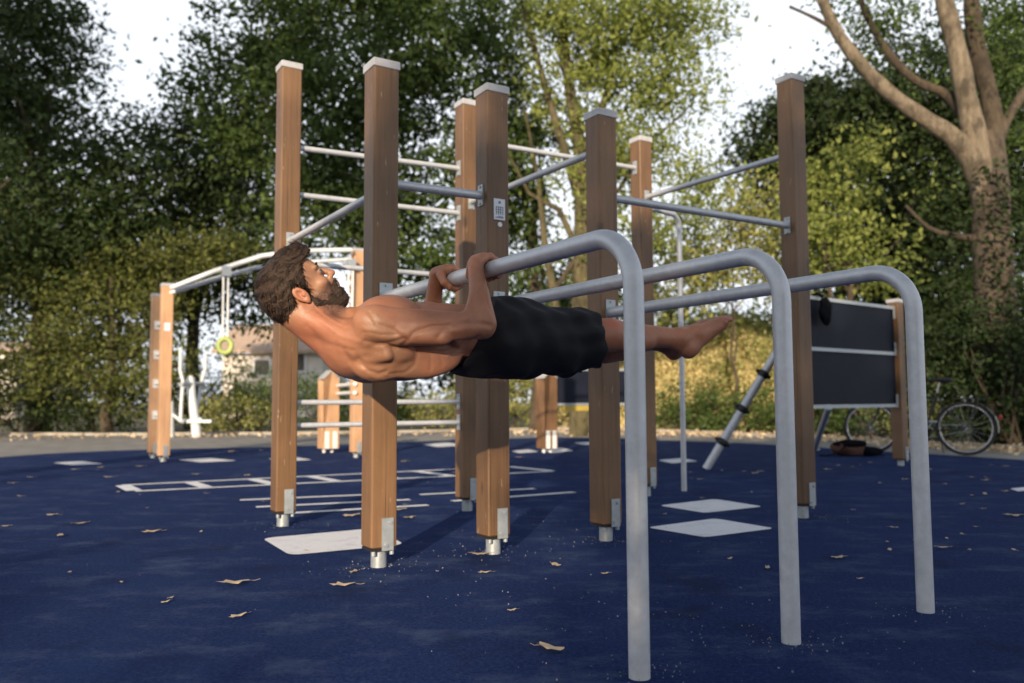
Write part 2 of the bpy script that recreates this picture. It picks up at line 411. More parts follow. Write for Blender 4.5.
def rail(a, b_, za, zb, r=.0165, ends=True, name='bar'):
    """horizontal bar between two posts, stopping at their faces"""
    pa, pb = PV[a]+ZZ*za, PV[b_]+ZZ*zb; t = (pb-pa).normalized()
    n_ = Vector((t.x, t.y, 0)).normalized()
    ax = D1 if abs(n_.dot(D1)) > .7 else D2
    n_ = ax*(1 if n_.dot(ax) > 0 else -1)
    pa2 = pa+t*(HW/abs(t.dot(n_))+.006); pb2 = pb-t*(HW/abs(t.dot(n_))+.006)
    b = MB(); b.tube([pa2, pb2], r, 16); o = b.build(name, 'galv', frame)
    if ends:
        fa = PV[a]+n_*HW; fb = PV[b_]-n_*HW
        bracket(o, Vector((fa.x, fa.y, pa2.z)), n_); bracket(o, Vector((fb.x, fb.y, pb2.z)), -n_)
rail('F', 'E', 2.20, 2.235); rail('F', 'E', 1.92, 1.935); rail('F', 'E', 1.512, 1.515)
rail('F', 'E', .70, .70, .0155); rail('F', 'E', .567, .567, .0155)
rail('F', 'A', 1.628, 1.628, .019); rail('A', 'B', 1.665, 1.672, .0205); rail('C', 'D', 1.757, 1.757, .0205)
rail('E', 'C', 2.005, 2.005, .019); rail('E', 'G', 2.435, 2.455, .0175); rail('G', 'D', 2.225, 2.21, .019)
# parallel bars
HB = 1.147; RB = .0275
GRIPBARS = {}
for k, L in (('A', (.319, 2.175)), ('B', (.803, 2.473)), ('C', (1.362, 2.818))):
    l = Vector((L[0], L[1], 0)); p = PV[k]; d = Vector((p.x-l.x, p.y-l.y, 0)).normalized()
    end = p-D2*(HW+.006); top = l+ZZ*HB
    pts = [l+ZZ*-.02, l+ZZ*.5]+arc(l, top, end+ZZ*HB, .15, 12)+[Vector((end.x, end.y, HB))]
    b = MB(); b.tube(pts, RB, 28); o = b.build('bar', 'galv', frame)
    bracket(o, Vector((p.x, p.y, HB+.012))-D2*HW, -D2, .030, .052)
    GRIPBARS[k] = (top, Vector((end.x, end.y, HB)))
# side pole on the far post
g = PV['G']; base = Vector((1.33, 6.55, 0)); pts = [g+D1*(HW+.006)+ZZ*2.165]+arc(g+ZZ*2.165, base+ZZ*2.165, base, .09, 10)+[base+ZZ*-.02]
b = MB(); b.tube(pts, .0205, 18); o = b.build('climbing_pole', 'galv', frame); bracket(o, g+D1*HW+ZZ*2.19, D1, .025, .07)
# sign plate on post B
c = PV['B']-D2*(HW+.0025)+ZZ*1.60; X, Y = D1, D2
b = MB(); b.box(c+X*.004, (.030, .002, .050), GR); sg = b.build('sign_plate', 'sign', posts['B'])
b = MB()
c2 = c+X*.004-Y*.0028
b.tube([c2+ZZ*.033, c2+ZZ*.033-Y*.0008], .007, 12)
for i in range(4): b.box(c2+X*(-.018+.012*i)+ZZ*-.006, (.0018, .0006, .020), GR)
for i, z in enumerate((.010, -.002, -.014)): b.box(c2+X*(-.006 if i == 1 else .0)+ZZ*z-Y*.0009, (.017, .0004, .0013), GR)
b.box(c2+ZZ*-.039, (.022, .0006, .0022), GR); b.box(c2+ZZ*-.034+X*.006, (.014, .0006, .0014), GR)
b.build('pictogram', 'signink', sg)
b = MB(); q = c+ZZ*-.072+X*.006; b.tube([q+Y*.002, q-Y*.003], .0115, 20); b.build('disc', 'white', posts['B'])

# ------------------------------------------------------------ far overhead ladder
def vpost(root, px, py, H, w, m='wood2', top=None, ax=GR, h0=.07):
    c = gnd(px, py); return c, make_post(root, c, H, w, m, True, h0, ax)
oh = empty('overhead_ladder', gnd(162, 461), 'far pale wooden frame at the left with twin overhead rails and hanging rings', 'climbing frame')
cP1, pP1 = vpost(oh, 153, 458, 2.10, .066); cP2, pP2 = vpost(oh, 163, 461.5, 2.14, .066)
for P_ in (cP1, cP2): pass
for z in (.55, .95, 1.32, 1.70):
    a, c = cP1+ZZ*z, cP2+ZZ*z; t = (c-a).normalized(); b = MB(); b.tube([a+t*.066, c-t*.066], .017, 10); o = b.build('rung', 'white', oh)
    b = MB(); b.box(a-D2*.072, (.035, .006, .055), GR); b.box(a-D2*.09, (.012, .02, .012), GR); b.build('bracket', 'white', o)
b = MB(); b.box(cP2-D2*.069+ZZ*1.62, (.035, .003, .05), GR); b.build('sign_plate', 'sign', pP2)
cQ, pQ = vpost(oh, 356, 457.5, 2.66, .066)
def rpath(L): return [atd(*p) for p in L]
RA = rpath([(171, 288, 10.0), (215, 271, 10.0), (262, 256, 10.1), (300, 251, 10.3), (352, 250, 10.5)])
b = MB(); b.tube(RA, .031, 10); b.build('overhead_rail', 'xgrey', oh)
RB_ = rpath([(170, 293, 10.1), (215, 279, 10.2), (255, 268, 10.3), (300, 262, 10.5), (352, 259, 10.65)])
b = MB(); b.tube(RB_, .028, 10); b.build('overhead_rail', 'xgrey', oh)
def hang(px, py, d, y2, lab):
    t = atd(px, py, d); g2 = atd(px-1, y2, d)
    r = empty('hanging_ring', (g2.x, g2.y, g2.z), lab, 'gym ring', 'gym rings on the far overhead rails')
    b = MB(); b.box(t+ZZ*-.03, (.05, .05, .06), GR); b.build('slider', 'plate', r)
    b = MB()
    for s_ in (-1, 1): b.tube([t+D1*(.028*s_)-ZZ*.05, Vector((g2.x, g2.y, g2.z+.09))+D1*(.028*s_)], .014, 8)
    b.build('strap', 'white', r)
    b = MB(); pts = [Vector((g2.x, g2.y, g2.z-.01))+(Vector((1, .25, 0)).normalized()*math.cos(a)*.075+ZZ*math.sin(a)*.085) for a in [i*math.pi/10 for i in range(21)]]
    b.tube(pts, .032, 12, False); b.build('ring', 'lime', r)
hang(226, 269, 10.0, 345, 'lime green gym ring on white straps under the left overhead rail, before the house')
hang(351, 262, 10.5, 322, 'lime green gym ring beside the beard, under the overhead rail end')
# dip bars with the low pentagon-topped post
def low_post(root, px, py, H, w, m, ax=GR, h0=.06):
    c = gnd(px, py); X, Y, Z = ax
    b = MB(); vs = []
    for z0 in (h0,):
        for sx, sy in ((-1, -1), (1, -1), (1, 1), (-1, 1)): vs.append(c+X*(sx*w)+Y*(sy*w)+ZZ*h0)
    for sx, sy in ((-1, -1), (1, -1), (1, 1), (-1, 1)): vs.append(c+X*(sx*w)+Y*(sy*w)+ZZ*(H-w))
    vs += [c-Y*w+ZZ*H, c+Y*w+ZZ*H]
    b.add(vs, [(3, 2, 1, 0), (0, 1, 5, 8, 4), (2, 3, 7, 9, 6), (1, 2, 6, 9, 8, 5), (3, 0, 4, 8, 9, 7)])
    p = b.build('post', m, root)
    b = MB()
    for dx in (-.5, .5): b.tube([c+X*(dx*w)+ZZ*-.01, c+X*(dx*w)+ZZ*(h0+.0)], .022, 10); b.box(c+X*(dx*w)-Y*(w+.004)+ZZ*(h0+.12), (.032, .003, .12), ax)
    b.build('foot_bracket', 'white', p)
    b = MB()
    for s_ in (-1, 1):
        t = (X*s_*w+ZZ*w).normalized() if False else None
        a0 = c+X*(s_*(w+.004))+ZZ*(H-w+.004); a1 = c+ZZ*(H+.006)
        b.add([a0-Y*(w+.005), a1-Y*(w+.005), a1+Y*(w+.005), a0+Y*(w+.005), a0-Y*(w+.005)+ZZ*.014, a1-Y*(w+.005)+ZZ*.014, a1+Y*(w+.005)+ZZ*.014, a0+Y*(w+.005)+ZZ*.014], [(0, 1, 2, 3), (7, 6, 5, 4), (0, 4, 5, 1), (1, 5, 6, 2), (2, 6, 7, 3), (3, 7, 4, 0)])
    b.build('cap', 'cap', p)
    return c, p
db = empty('low_dip_station', gnd(328, 452), 'short pale wooden post with a pointed top and low white bars, beyond the man\'s back', 'exercise station')
cL, _ = low_post(db, 328, 452.5, 1.13, .115, 'wood2')
cR = cQ+D1*.0-D2*.10
for z in (.93, .82):
    b = MB(); b.tube([cL+D1*.11+ZZ*z, cR+ZZ*z-D1*.06], .026, 10); b.build('bar', 'white', db)

# ------------------------------------------------------------ centre low panel station
cp = empty('low_panel_station', gnd(547, 452), 'short brown post with pointed grey cap and low dark board, below the shorts', 'exercise station')
cS, _ = low_post(cp, 547, 452.5, 1.11, .105, 'wood')
cS2 = gnd(637, 449.5)
b = MB(); b.box(cS2+ZZ*.5, (.05, .05, .5), GR, .006); b.build('post', 'wood2', cp)
t = (cS2-cS).normalized(); nn = Vector((t.y, -t.x, 0)); mid = (cS+cS2)/2; hl = (cS2-cS).length/2-.1
b = MB(); b.box(mid+ZZ*.90, (hl, .012, .235), (t, nn, ZZ)); b.build('board', 'hpl', cp)
for z in (1.14, .655): b = MB(); b.box(mid+ZZ*z, (hl, .028, .016), (t, nn, ZZ)); b.build('rail', 'plate', cp)
b = MB(); b.box(mid-t*.25+ZZ*.60+nn*.0, (.22, .02, .035), (t, nn, ZZ)); b.build('strip', 'yellow', cp)

# ------------------------------------------------------------ right panel wall
wp = empty('climbing_wall', gnd(901, 466), 'dark two-board climbing wall framed in pale steel on brown posts, right of the tall post', 'climbing wall')
cW2 = gnd(901, 465.5); cW1 = Vector((2.71, 7.85, 0))
t = (cW2-cW1).normalized(); nn = Vector((t.y, -t.x, 0)); ax = (t, -nn, ZZ)
HWp = 1.70; WT, WN = t.copy(), nn.copy()
for c in (cW1, cW2): make_post(wp, c, HWp+.06, .062, 'wood', True, .07, ax, True)
hl = (cW2-cW1).length/2-.062; mid = (cW1+cW2)/2
for z0, z1 in ((1.205, 1.66), (.655, 1.165)):
    b = MB(); b.box(mid+ZZ*((z0+z1)/2), (hl, .010, (z1-z0)/2), ax); bd = b.build('board', 'hpl', wp)
for z in (1.675, 1.185, .635):
    b = MB(); b.box(mid+ZZ*z, (hl-.002, .026, .017), ax); r_ = b.build('rail', 'plate', wp)
    b = MB()
    for s_ in (-1, 1): b.box(mid+t*(s_*(hl-.02))+nn*.030+ZZ*(z+(.05 if z < 1.6 else -.05)), (.018, .003, .07), ax)
    b.build('bracket', 'plate', r_)
b = MB(); b.tube([cW2+t*.06+ZZ*1.02, cW2+t*.14+ZZ*1.02], .02, 10); b.build('peg', 'plate', wp)
# climbing pole with rubber rings, leaning on the wall
pl = empty('leaning_pole', gnd(706, 469), 'slanting grey pole with three black rubber rings left of the tall right post', 'climbing pole')
p0 = gnd(706, 469, 0); p1 = Vector((3.45, 8.15, 2.05)); p1 = atd(790, 330, 8.5)
b = MB(); b.tube([p0, p1], .042, 16); pb = b.build('pole', 'galv', pl)
dirp = (p1-p0).normalized()
for px, py in ((724, 442), (743, 409), (764, 374)):
    k = (py-469)/(330-469); q = p0.lerp(p1, k*1.0); u_ = dirp.cross(Vector((0, 1, 0))).normalized(); w_ = dirp.cross(u_)
    b = MB(); b.tube([q-dirp*.035, q-dirp*.02, q+dirp*.02, q+dirp*.035], [.045, .058, .058, .045], 16)
    for s_ in (-1, 1): b.box(q+u_*(s_*.06), (.022, .025, .018), (u_, w_, dirp), .008)
    b.build('step_ring', 'black', pb)
pl2 = empty('support_strut', gnd(812, 446), 'short slanting grey strut under the dark climbing wall', 'strut')
q0 = gnd(814, 450); q1 = atd(829, 407, 9.8); b = MB(); b.tube([q0, q1], .04, 12); b.build('tube', 'galv', pl2)
b = MB(); b.tube([q0, q0+ZZ*.02], .08, 12); b.build('foot', 'plate', pl2)
# ------------------------------------------------------------ vegetation
def fast_mesh(name, V, F4, m, parent=None, smooth=False):
    """V (n,3) array, F4 (k,4) array"""
    off = np.array(OFF.get(parent.name, Vector((0, 0, 0)))) if parent is not None else np.zeros(3)
    me = bpy.data.meshes.new(name); V = (V-off).astype(np.float32)
    me.vertices.add(len(V)); me.vertices.foreach_set('co', V.ravel())
    k, w = F4.shape
    me.loops.add(k*w); me.loops.foreach_set('vertex_index', F4.ravel().astype(np.int32))
    me.polygons.add(k); me.polygons.foreach_set('loop_start', np.arange(0, k*w, w, dtype=np.int32))
    try: me.polygons.foreach_set('loop_total', np.full(k, w, dtype=np.int32))
    except Exception: pass
    me.polygons.foreach_set('use_smooth', np.full(k, smooth))
    me.update(calc_edges=True); me.validate()
    me.materials.append(M_[m] if isinstance(m, str) else m)
    o = bpy.data.objects.new(name, me); COL.objects.link(o)
    if parent is not None: o.parent = parent; OFF[o.name] = Vector(off)
    return o
def leaves(C, size, droop=.35, asp=.55, var=.35):
    """leaf quads (bent rhombs) at the points C"""
    n = len(C); d = RNG.normal(size=(n, 3)); d[:, 2] -= droop; d /= np.linalg.norm(d, axis=1)[:, None]
    q = RNG.normal(size=(n, 3)); q[:, 2] += .5; w = np.cross(d, q); w /= np.linalg.norm(w, axis=1)[:, None]
    s = size*(1+var*RNG.uniform(-1, 1, n))[:, None]
    nn = np.cross(d, w)
    v0 = C-d*s*.5; v2 = C+d*s*.5-nn*s*.12; v1 = C+w*s*asp*.5+nn*s*.06; v3 = C-w*s*asp*.5+nn*s*.06
    V = np.stack([v0, v1, v2, v3], 1).reshape(-1, 3)
    return V, np.arange(4*n).reshape(n, 4)
def clump_points(blobs, dens, clump_r, per, shell=.55, holes=0):
    """blobs: (cx,cy,cz,rx,ry,rz).  leaf twigs gathered in clumps through the crown's volume, denser to the outside"""
    out = []
    for (cx, cy, cz, rx, ry, rz) in blobs:
        n = max(3, int(dens*(rx*ry*rz)**(2/3)))
        d = RNG.normal(size=(n, 3)); d /= np.linalg.norm(d, axis=1)[:, None]
        r = (shell+(1-shell)*RNG.random(n)**.6)*(1+.10*RNG.normal(size=n))
        inn = RNG.random(n) < .25; r[inn] = RNG.random(inn.sum())**.5*shell
        cc = d*r[:, None]*np.array([rx, ry, rz])+np.array([cx, cy, cz])
        if holes:
            k = np.sin(cc[:, 0]*1.7+cx)+np.sin(cc[:, 2]*2.1+cz*2)+np.sin(cc[:, 1]*1.3+cc[:, 2]*.8)
            cc = cc[k < 1.6-holes]
        m = len(cc); sc = clump_r*(.6+.8*RNG.random(m))
        P = cc[:, None, :]+RNG.normal(size=(m, per, 3))*sc[:, None, None]*np.array([1, 1, .55])
        out.append(P.reshape(-1, 3))
    P = np.concatenate(out); return P[P[:, 2] > .05]
def branchy(root_pt, targets, r0, name_tr, m, parent, wob=.25, r1=.02, seg=8):
    """limbs from the trunk to the crown clumps"""
    b = MB()
    for T in targets:
        T = Vector(T); P = [root_pt]; n = 6
        for i in range(1, n+1):
            t = i/n; p = root_pt.lerp(T, t); p.z += math.sin(t*math.pi)*wob*.6
            if i < n: p += Vector((random.uniform(-wob, wob), random.uniform(-wob, wob), random.uniform(-wob, wob)*.5))
            P.append(p)
        b.tube(P, [r0*(1-t/n)**1.1+r1*(t/n) for t in range(n+1)], seg)
    return b
def tree(kind, label, base, H, blobs, leaf='lf_dark', size=.13, dens=26, clr=.34, per=34, trunk_r=.2, bark='bark', lean=(0, 0), group=None, holes=.0, droop=.35, limbs=5, cat='tree', fork=.4, shell=.55):
    base = Vector(base); r = empty(kind, base, label, cat, group)
    top = base+Vector((lean[0], lean[1], H*.8)); fk = base.lerp(top, fork)
    b = MB(); P = [base+ZZ*-.1]
    for i in range(1, 8):
        p = base.lerp(top, i/7)+Vector((random.uniform(-.08, .08), random.uniform(-.08, .08), 0)); P.append(p)
    b.tube(P, [trunk_r*1.25]+[trunk_r*(1-.8*i/7) for i in range(1, 8)], 10)
    tr = b.build('trunk', bark, r)
    if limbs:
        tg = []
        for k in range(limbs):
            q = blobs[k % len(blobs)]; tg.append((q[0]+random.uniform(-.7, .7)*q[3], q[1]+random.uniform(-.6, .6)*q[4], q[2]+random.uniform(-.2, .8)*q[5]))
        for k, T in enumerate(tg):
            s_ = base.lerp(top, fork+.45*k/max(1, len(tg)))
            lb = branchy(s_, [T], trunk_r*.42, 'limb', bark, r); 
            lb.build('limb', bark, r)
    P = clump_points(blobs, dens, clr, per, shell, holes)
    V, F = leaves(P, size, droop)
    fast_mesh('crown', V, F, leaf, r)
    return r
def X_(px, d): return (px-512)/FPX*d
def Zy(py, d): return HC+(401-py)*d/FPX
def blob(px, py, d, rpx, rpy, ry=None):
    r = rpx*d/FPX; return (X_(px, d), d, Zy(py, d), r, ry or r*.8, rpy*d/FPX)
def shrub(kind, label, px, d, blobs, leaf, size=.09, dens=40, clr=.16, per=30, group=None, droop=.1):
    base = Vector((X_(px, d), d, 0)); r = empty(kind, base, label, 'shrub', group)
    b = MB()
    for k in range(5):
        q = blobs[k % len(blobs)]; T = Vector((q[0]+random.uniform(-.5, .5)*q[3], q[1], q[2]+.3*q[5])); b.tube([base+Vector((random.uniform(-.2, .2), 0, -.05)), base.lerp(T, .5)+Vector((random.uniform(-.15, .15), 0, 0)), T], [.03, .02, .006], 5)
    b.build('stem', 'bark', r)
    P = clump_points(blobs, dens, clr, per, .6); V, F = leaves(P, size, droop, .6); fast_mesh('foliage', V, F, leaf, r); return r

# left side
tree('dark_tree', 'large dark round-crowned tree filling the upper left corner', (X_(40, 21), 21, 0), 11, [blob(0, 90, 21, 95, 120), blob(105, 185, 20.5, 75, 75), blob(-40, 200, 21, 110, 150), blob(20, 10, 21.5, 60, 60), blob(50, 255, 20.5, 110, 60)], 'lf_dark', .16, 50, .36, 38, .28, group='dark trees at the left', limbs=6)
tree('dark_tree', 'dark tree between the sky gap and the leftmost tall post', (X_(195, 23), 23, 0), 9, [blob(190, 190, 23, 75, 95), blob(250, 260, 22.5, 60, 70), blob(150, 280, 23, 70, 80), blob(235, 150, 23.5, 45, 60)], 'lf_dark', .16, 54, .34, 38, .22, group='dark trees at the left')
tree('broad_shrub_tree', 'yellow-green sunlit bushy tree low at the left behind the twin posts', (X_(110, 19), 19, 0), 4.5, [blob(80, 320, 19, 60, 50), blob(150, 300, 19.5, 45, 38), blob(180, 252, 19.8, 42, 26), blob(105, 262, 19.6, 38, 28), blob(40, 290, 19.4, 40, 36), blob(20, 225, 20, 35, 30), blob(30, 370, 19, 60, 40), blob(130, 370, 19, 70, 45), blob(215, 250, 19.7, 40, 25)], 'lf_olive', .11, 60, .26, 42, .12, limbs=4, fork=.2)
tree('slim_tree', 'slim leafy tree at the left edge with a pale leaning branch', (X_(-30, 18), 18, 0), 7, [blob(-40, 250, 18, 60, 80), blob(-10, 180, 18, 30, 60)], 'lf_dark', .11, 45, .28, 36, .14, limbs=4)
# hedges behind the path
def hedge(px0, px1, d, ytop, leaf, label, n, size=.075, ylow=430, grp='shrubs along the far path'):
    bl = []
    for i in range(n):
        px = px0+(px1-px0)*(i+.5)/n; h = (ylow-ytop)*(.85+.3*random.random())/2
        bl.append(blob(px, ylow-h, d+random.uniform(-.3, .3), (px1-px0)/n*.75, h, .8))
    shrub('hedge_shrub', label, (px0+px1)/2, d, bl, leaf, size, 75, .15, 34, group=grp)
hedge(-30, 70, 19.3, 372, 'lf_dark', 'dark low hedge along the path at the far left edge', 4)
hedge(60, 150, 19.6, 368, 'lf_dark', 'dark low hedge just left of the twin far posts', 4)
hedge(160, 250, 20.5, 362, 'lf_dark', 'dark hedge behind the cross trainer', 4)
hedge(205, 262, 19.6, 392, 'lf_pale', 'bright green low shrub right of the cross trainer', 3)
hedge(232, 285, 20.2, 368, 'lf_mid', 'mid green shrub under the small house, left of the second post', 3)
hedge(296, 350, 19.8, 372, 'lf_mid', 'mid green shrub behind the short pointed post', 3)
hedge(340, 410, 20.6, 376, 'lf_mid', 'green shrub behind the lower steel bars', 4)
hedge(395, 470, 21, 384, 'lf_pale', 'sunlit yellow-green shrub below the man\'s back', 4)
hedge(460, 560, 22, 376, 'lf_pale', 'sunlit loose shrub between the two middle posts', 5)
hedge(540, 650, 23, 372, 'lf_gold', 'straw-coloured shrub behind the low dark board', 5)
# centre trees
tree('spreading_tree', 'tall dense green tree behind the left posts and the man', (X_(375, 19), 19, 0), 11, [blob(350, 110, 19, 90, 95), blob(262, 75, 19.4, 45, 60), blob(235, 130, 19.6, 35, 40), blob(222, 25, 19.6, 34, 42), blob(195, 75, 19.8, 30, 30), blob(440, 60, 19, 85, 80), blob(300, 20, 19.5, 75, 60), blob(400, 215, 19, 75, 60), blob(480, 160, 18.5, 50, 60), blob(330, 200, 19.5, 60, 55), blob(440, 290, 19.5, 60, 45), blob(390, -30, 19.5, 110, 50)], 'lf_mid', .155, 64, .32, 38, .16, holes=.1, limbs=8)
tree('spreading_tree', 'green tree with open crown behind the second pair of posts', (X_(535, 20), 20, 0), 9, [blob(525, 120, 20, 50, 70), blob(520, 220, 20, 40, 50), blob(510, 30, 20, 50, 60), blob(560, 300, 20.5, 60, 35)], 'lf_mid', .15, 66, .30, 34, .15, holes=.2, limbs=6)
# pale airy tree with visible trunks
tr = empty('airy_tree', (X_(582, 17), 17, 0), 'tall airy yellow-green tree with pale trunk rising behind the third post', 'tree')
b = MB(); b.tube([Vector((X_(p[0], 17), 17, Zy(p[1], 17))) for p in ((578, 440), (580, 330), (584, 230), (583, 150), (572, 80), (566, 10), (560, -60))], [.21, .19, .175, .15, .11, .08, .04], 10); b.build('trunk', 'barkmoss', tr)
for L, r0 in ((((583, 200), (560, 130), (545, 60), (520, -10)), .12), (((584, 260), (560, 210), (530, 185), (505, 150)), .08), (((583, 160), (610, 90), (625, 20), (630, -50)), .10), (((560, 330), (545, 240), (540, 170), (525, 110)), .09), (((582, 250), (555, 290), (525, 310), (505, 300)), .06), (((584, 220), (620, 190), (650, 140), (690, 110)), .06), (((574, 90), (560, 40), (575, -20), (590, -60)), .07)):
    b = MB(); b.tube([Vector((X_(p[0], 17), 17+.5*i*(-1)**i*.4, Zy(p[1], 17))) for i, p in enumerate(L)], [r0*(1-.25*i) for i in range(len(L))], 8); b.build('limb', 'barkmoss' if r0 > .07 else 'bark', tr)
P = clump_points([blob(600, 60, 17, 85, 85), blob(665, 90, 17, 60, 75), blob(620, 160, 17, 70, 60), blob(685, 5, 17, 52, 42), blob(655, 220, 17.2, 55, 45), blob(560, 10, 16.5, 60, 55), blob(640, 20, 16.8, 70, 50), blob(590, 260, 17.4, 40, 40), blob(700, 180, 17.5, 30, 50)], 62, .26, 34, .4, .3)
V, F = leaves(P, .13, .8, .45); fast_mesh('crown', V, F, 'lf_lime', tr)
# right side trees
tree('conifer_bush', 'pale green feathery bush tree between the middle posts and the tall right post', (X_(735, 19), 19, 0), 5, [blob(720, 250, 19, 60, 45), blob(760, 210, 19.3, 45, 40), blob(690, 280, 19, 45, 40), blob(800, 250, 19, 60, 50)], 'lf_pale', .12, 44, .30, 36, .05, limbs=4, droop=.9)
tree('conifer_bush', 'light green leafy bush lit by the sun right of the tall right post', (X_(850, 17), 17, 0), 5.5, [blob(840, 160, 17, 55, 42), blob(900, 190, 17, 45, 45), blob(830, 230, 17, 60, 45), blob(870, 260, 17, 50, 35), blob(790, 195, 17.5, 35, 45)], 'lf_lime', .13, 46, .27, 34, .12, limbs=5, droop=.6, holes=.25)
tree('dark_tree', 'very dark dense tree behind the light bush at the right', (X_(880, 22), 22, 0), 9, [blob(840, 130, 22, 85, 55), blob(790, 160, 22, 50, 50), blob(920, 110, 22, 80, 75), blob(990, 180, 22, 80, 110), blob(900, 240, 22, 110, 70), blob(1040, 60, 22, 60, 80), blob(940, 330, 21, 110, 60)], 'lf_shade', .17, 70, .36, 40, .3, limbs=5)
# big pale tree at the right
bt = empty('forked_tree', (X_(1000, 14), 14, 0), 'huge pale-barked forked tree at the right edge with a long limb reaching left', 'tree')
def limb(L, name='limb', m='barkpale', d=14):
    b = MB(); P = [Vector((X_(p[0], d+p[3] if len(p) > 3 else d), d+(p[3] if len(p) > 3 else 0), Zy(p[1], d))) for p in L]
    PP = []; RR = []
    for i in range(len(P)-1):
        for j in range(4):
            t = j/4; p0 = P[max(0, i-1)]; p1 = P[i]; p2 = P[i+1]; p3 = P[min(len(P)-1, i+2)]
            PP.append(.5*((2*p1)+(p2-p0)*t+(2*p0-5*p1+4*p2-p3)*t*t+(3*p1-p0-3*p2+p3)*t**3)); RR.append(.88*(L[i][2]*(1-t)+L[i+1][2]*t)*d/FPX*(1+.05*math.sin(len(PP)*1.7)))
    PP.append(P[-1]); RR.append(L[-1][2]*d/FPX); b.tube(PP, RR, 14); return b.build(name, m, bt)
limb([(1003, 440, 34), (1000, 380, 26), (998, 300, 22), (998, 230, 21), (999, 175, 19), (1002, 130, 11)], 'trunk', 'barkshade')
limb([(998, 230, 16), (991, 170, 16), (981, 110, 12), (972, 50, 11), (960, -10, 10), (948, -80, 8)])
limb([(1000, 225, 12), (986, 172, 13), (966, 138, 11), (944, 121, 10), (912, 98, 8.5), (880, 68, 8), (852, 30, 7), (836, -5, 6), (820, -50, 5)])
limb([(1001, 220, 15), (1003, 165, 14), (1004, 100, 10, .2), (993, 40, 10, .4), (988, -20, 9, .4), (990, -80, 8, .4)], m='bark')  # darker bark puts this stem's shade into its colour
limb([(1001, 190, 8), (1012, 130, 6), (1040, 85, 5)], m='barkshade'); limb([(985, 130, 8), (960, 85, 6, .3), (930, 70, 5, .3), (905, 45, 5, .3), (885, 10, 4, .3), (870, -30, 3, .3)], m='bark')
limb([(845, 20, 3), (825, 8, 2), (800, -4, 1.5)], m='bark'); limb([(990, 240, 5), (960, 236, 3.5), (935, 228, 2.5), (912, 205, 1.5)], m='bark')
pass
P = clump_points([blob(900, 15, 14.5, 45, 30), blob(1000, 20, 14.6, 40, 50), blob(860, -20, 14.3, 60, 30), blob(940, -50, 14.5, 120, 45), blob(1040, 120, 14.5, 40, 60), blob(875, 30, 14.2, 18, 45), blob(935, 60, 15, 30, 45), blob(1030, 10, 14.8, 40, 70), blob(1000, 60, 15.3, 40, 40)], 40, .24, 34, .3, .2)
V, F = leaves(P, .10, .4, .5); fast_mesh('crown', V, F, 'lf_mid', bt)
P = np.array([(X_(1000, 13.9)+random.gauss(0, .42), 14-random.uniform(.38, .75), random.random()**1.4*4.6) for i in range(1500)]); V, F = leaves(P, .10, .5, .7); fast_mesh('ivy', V, F, 'lf_shade', bt)
# dark undergrowth at the right and the sunlit bank
hedge(905, 985, 14.2, 318, 'lf_shade', 'dark tall undergrowth behind the bicycle', 3, .09, 446, 'undergrowth at the right')
hedge(955, 1060, 12.9, 292, 'lf_shade', 'dark tall undergrowth at the right edge under the forked tree', 3, .09, 450, 'undergrowth at the right')
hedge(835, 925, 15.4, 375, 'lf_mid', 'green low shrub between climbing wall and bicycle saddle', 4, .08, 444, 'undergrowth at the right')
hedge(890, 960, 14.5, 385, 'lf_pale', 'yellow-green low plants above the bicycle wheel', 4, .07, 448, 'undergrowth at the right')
hedge(640, 720, 19.5, 385, 'lf_mid', 'green low shrub under the sunlit bank, by the thin steel pole', 4, .08, 436, 'undergrowth at the right')
hedge(700, 800, 18.3, 388, 'lf_mid', 'green low shrub behind the slanting ringed pole', 5, .08, 438, 'undergrowth at the right')
hedge(790, 850, 17, 385, 'lf_mid', 'green low shrub behind the dark climbing wall', 3, .08, 440, 'undergrowth at the right')
# bank of ground rising behind the path, covered with straw-coloured grass and plants
BX = [(0.9, 24), (3.4, 21.5), (5.4, 19.4), (7.4, 17.6)]
def bank_pt(u, v):
    # u along, v up the slope
    k = u*(len(BX)-1); i = min(int(k), len(BX)-2); t = k-i
    x = BX[i][0]*(1-t)+BX[i+1][0]*t; y = BX[i][1]*(1-t)+BX[i+1][1]*t
    h = 2.9*math.sin(math.pi*min(1, u*1.0+.02))**.4*(1-math.exp(-2.6*v))
    h += .12*math.sin(u*17+v*5)*v+.08*math.sin(u*41)*v
    return Vector((x+v*1.2, y+v*3.6, -.05+h))
nu, nv = 60, 24; V = []; F = []
for i in range(nu):
    for j in range(nv): V.append(tuple(bank_pt(i/(nu-1), j/(nv-1))))
for i in range(nu-1):
    for j in range(nv-1): F.append((i*nv+j, (i+1)*nv+j, (i+1)*nv+j+1, i*nv+j+1))
b = MB(); b.add(V, F, True); M_['bank'] = simple('straw_ground', (.44, .37, .19), .95, var=.4, vscale=5, bmp=.8)
tag(b.build('bank', 'bank'), kind='structure')
n = 26000; uv = RNG.random((n, 2)); P = np.array([tuple(bank_pt(a, c)) for a, c in uv]); P[:, 2] += RNG.random(n)**1.5*.34
V, F = leaves(P, .12, -.5, .38); g_ = fast_mesh('bank_plants', V, F, 'lf_gold')
pp = []
for i in range(240):
    q = bank_pt(random.random(), random.random()**.7); hh = random.uniform(.2, .75); k = 60
    pp.append(np.array([q.x, q.y, q.z])+RNG.normal(size=(k, 3))*np.array([.22, .22, .10])+np.stack([0*np.zeros(k), 0*np.zeros(k), RNG.random(k)*hh], 1))
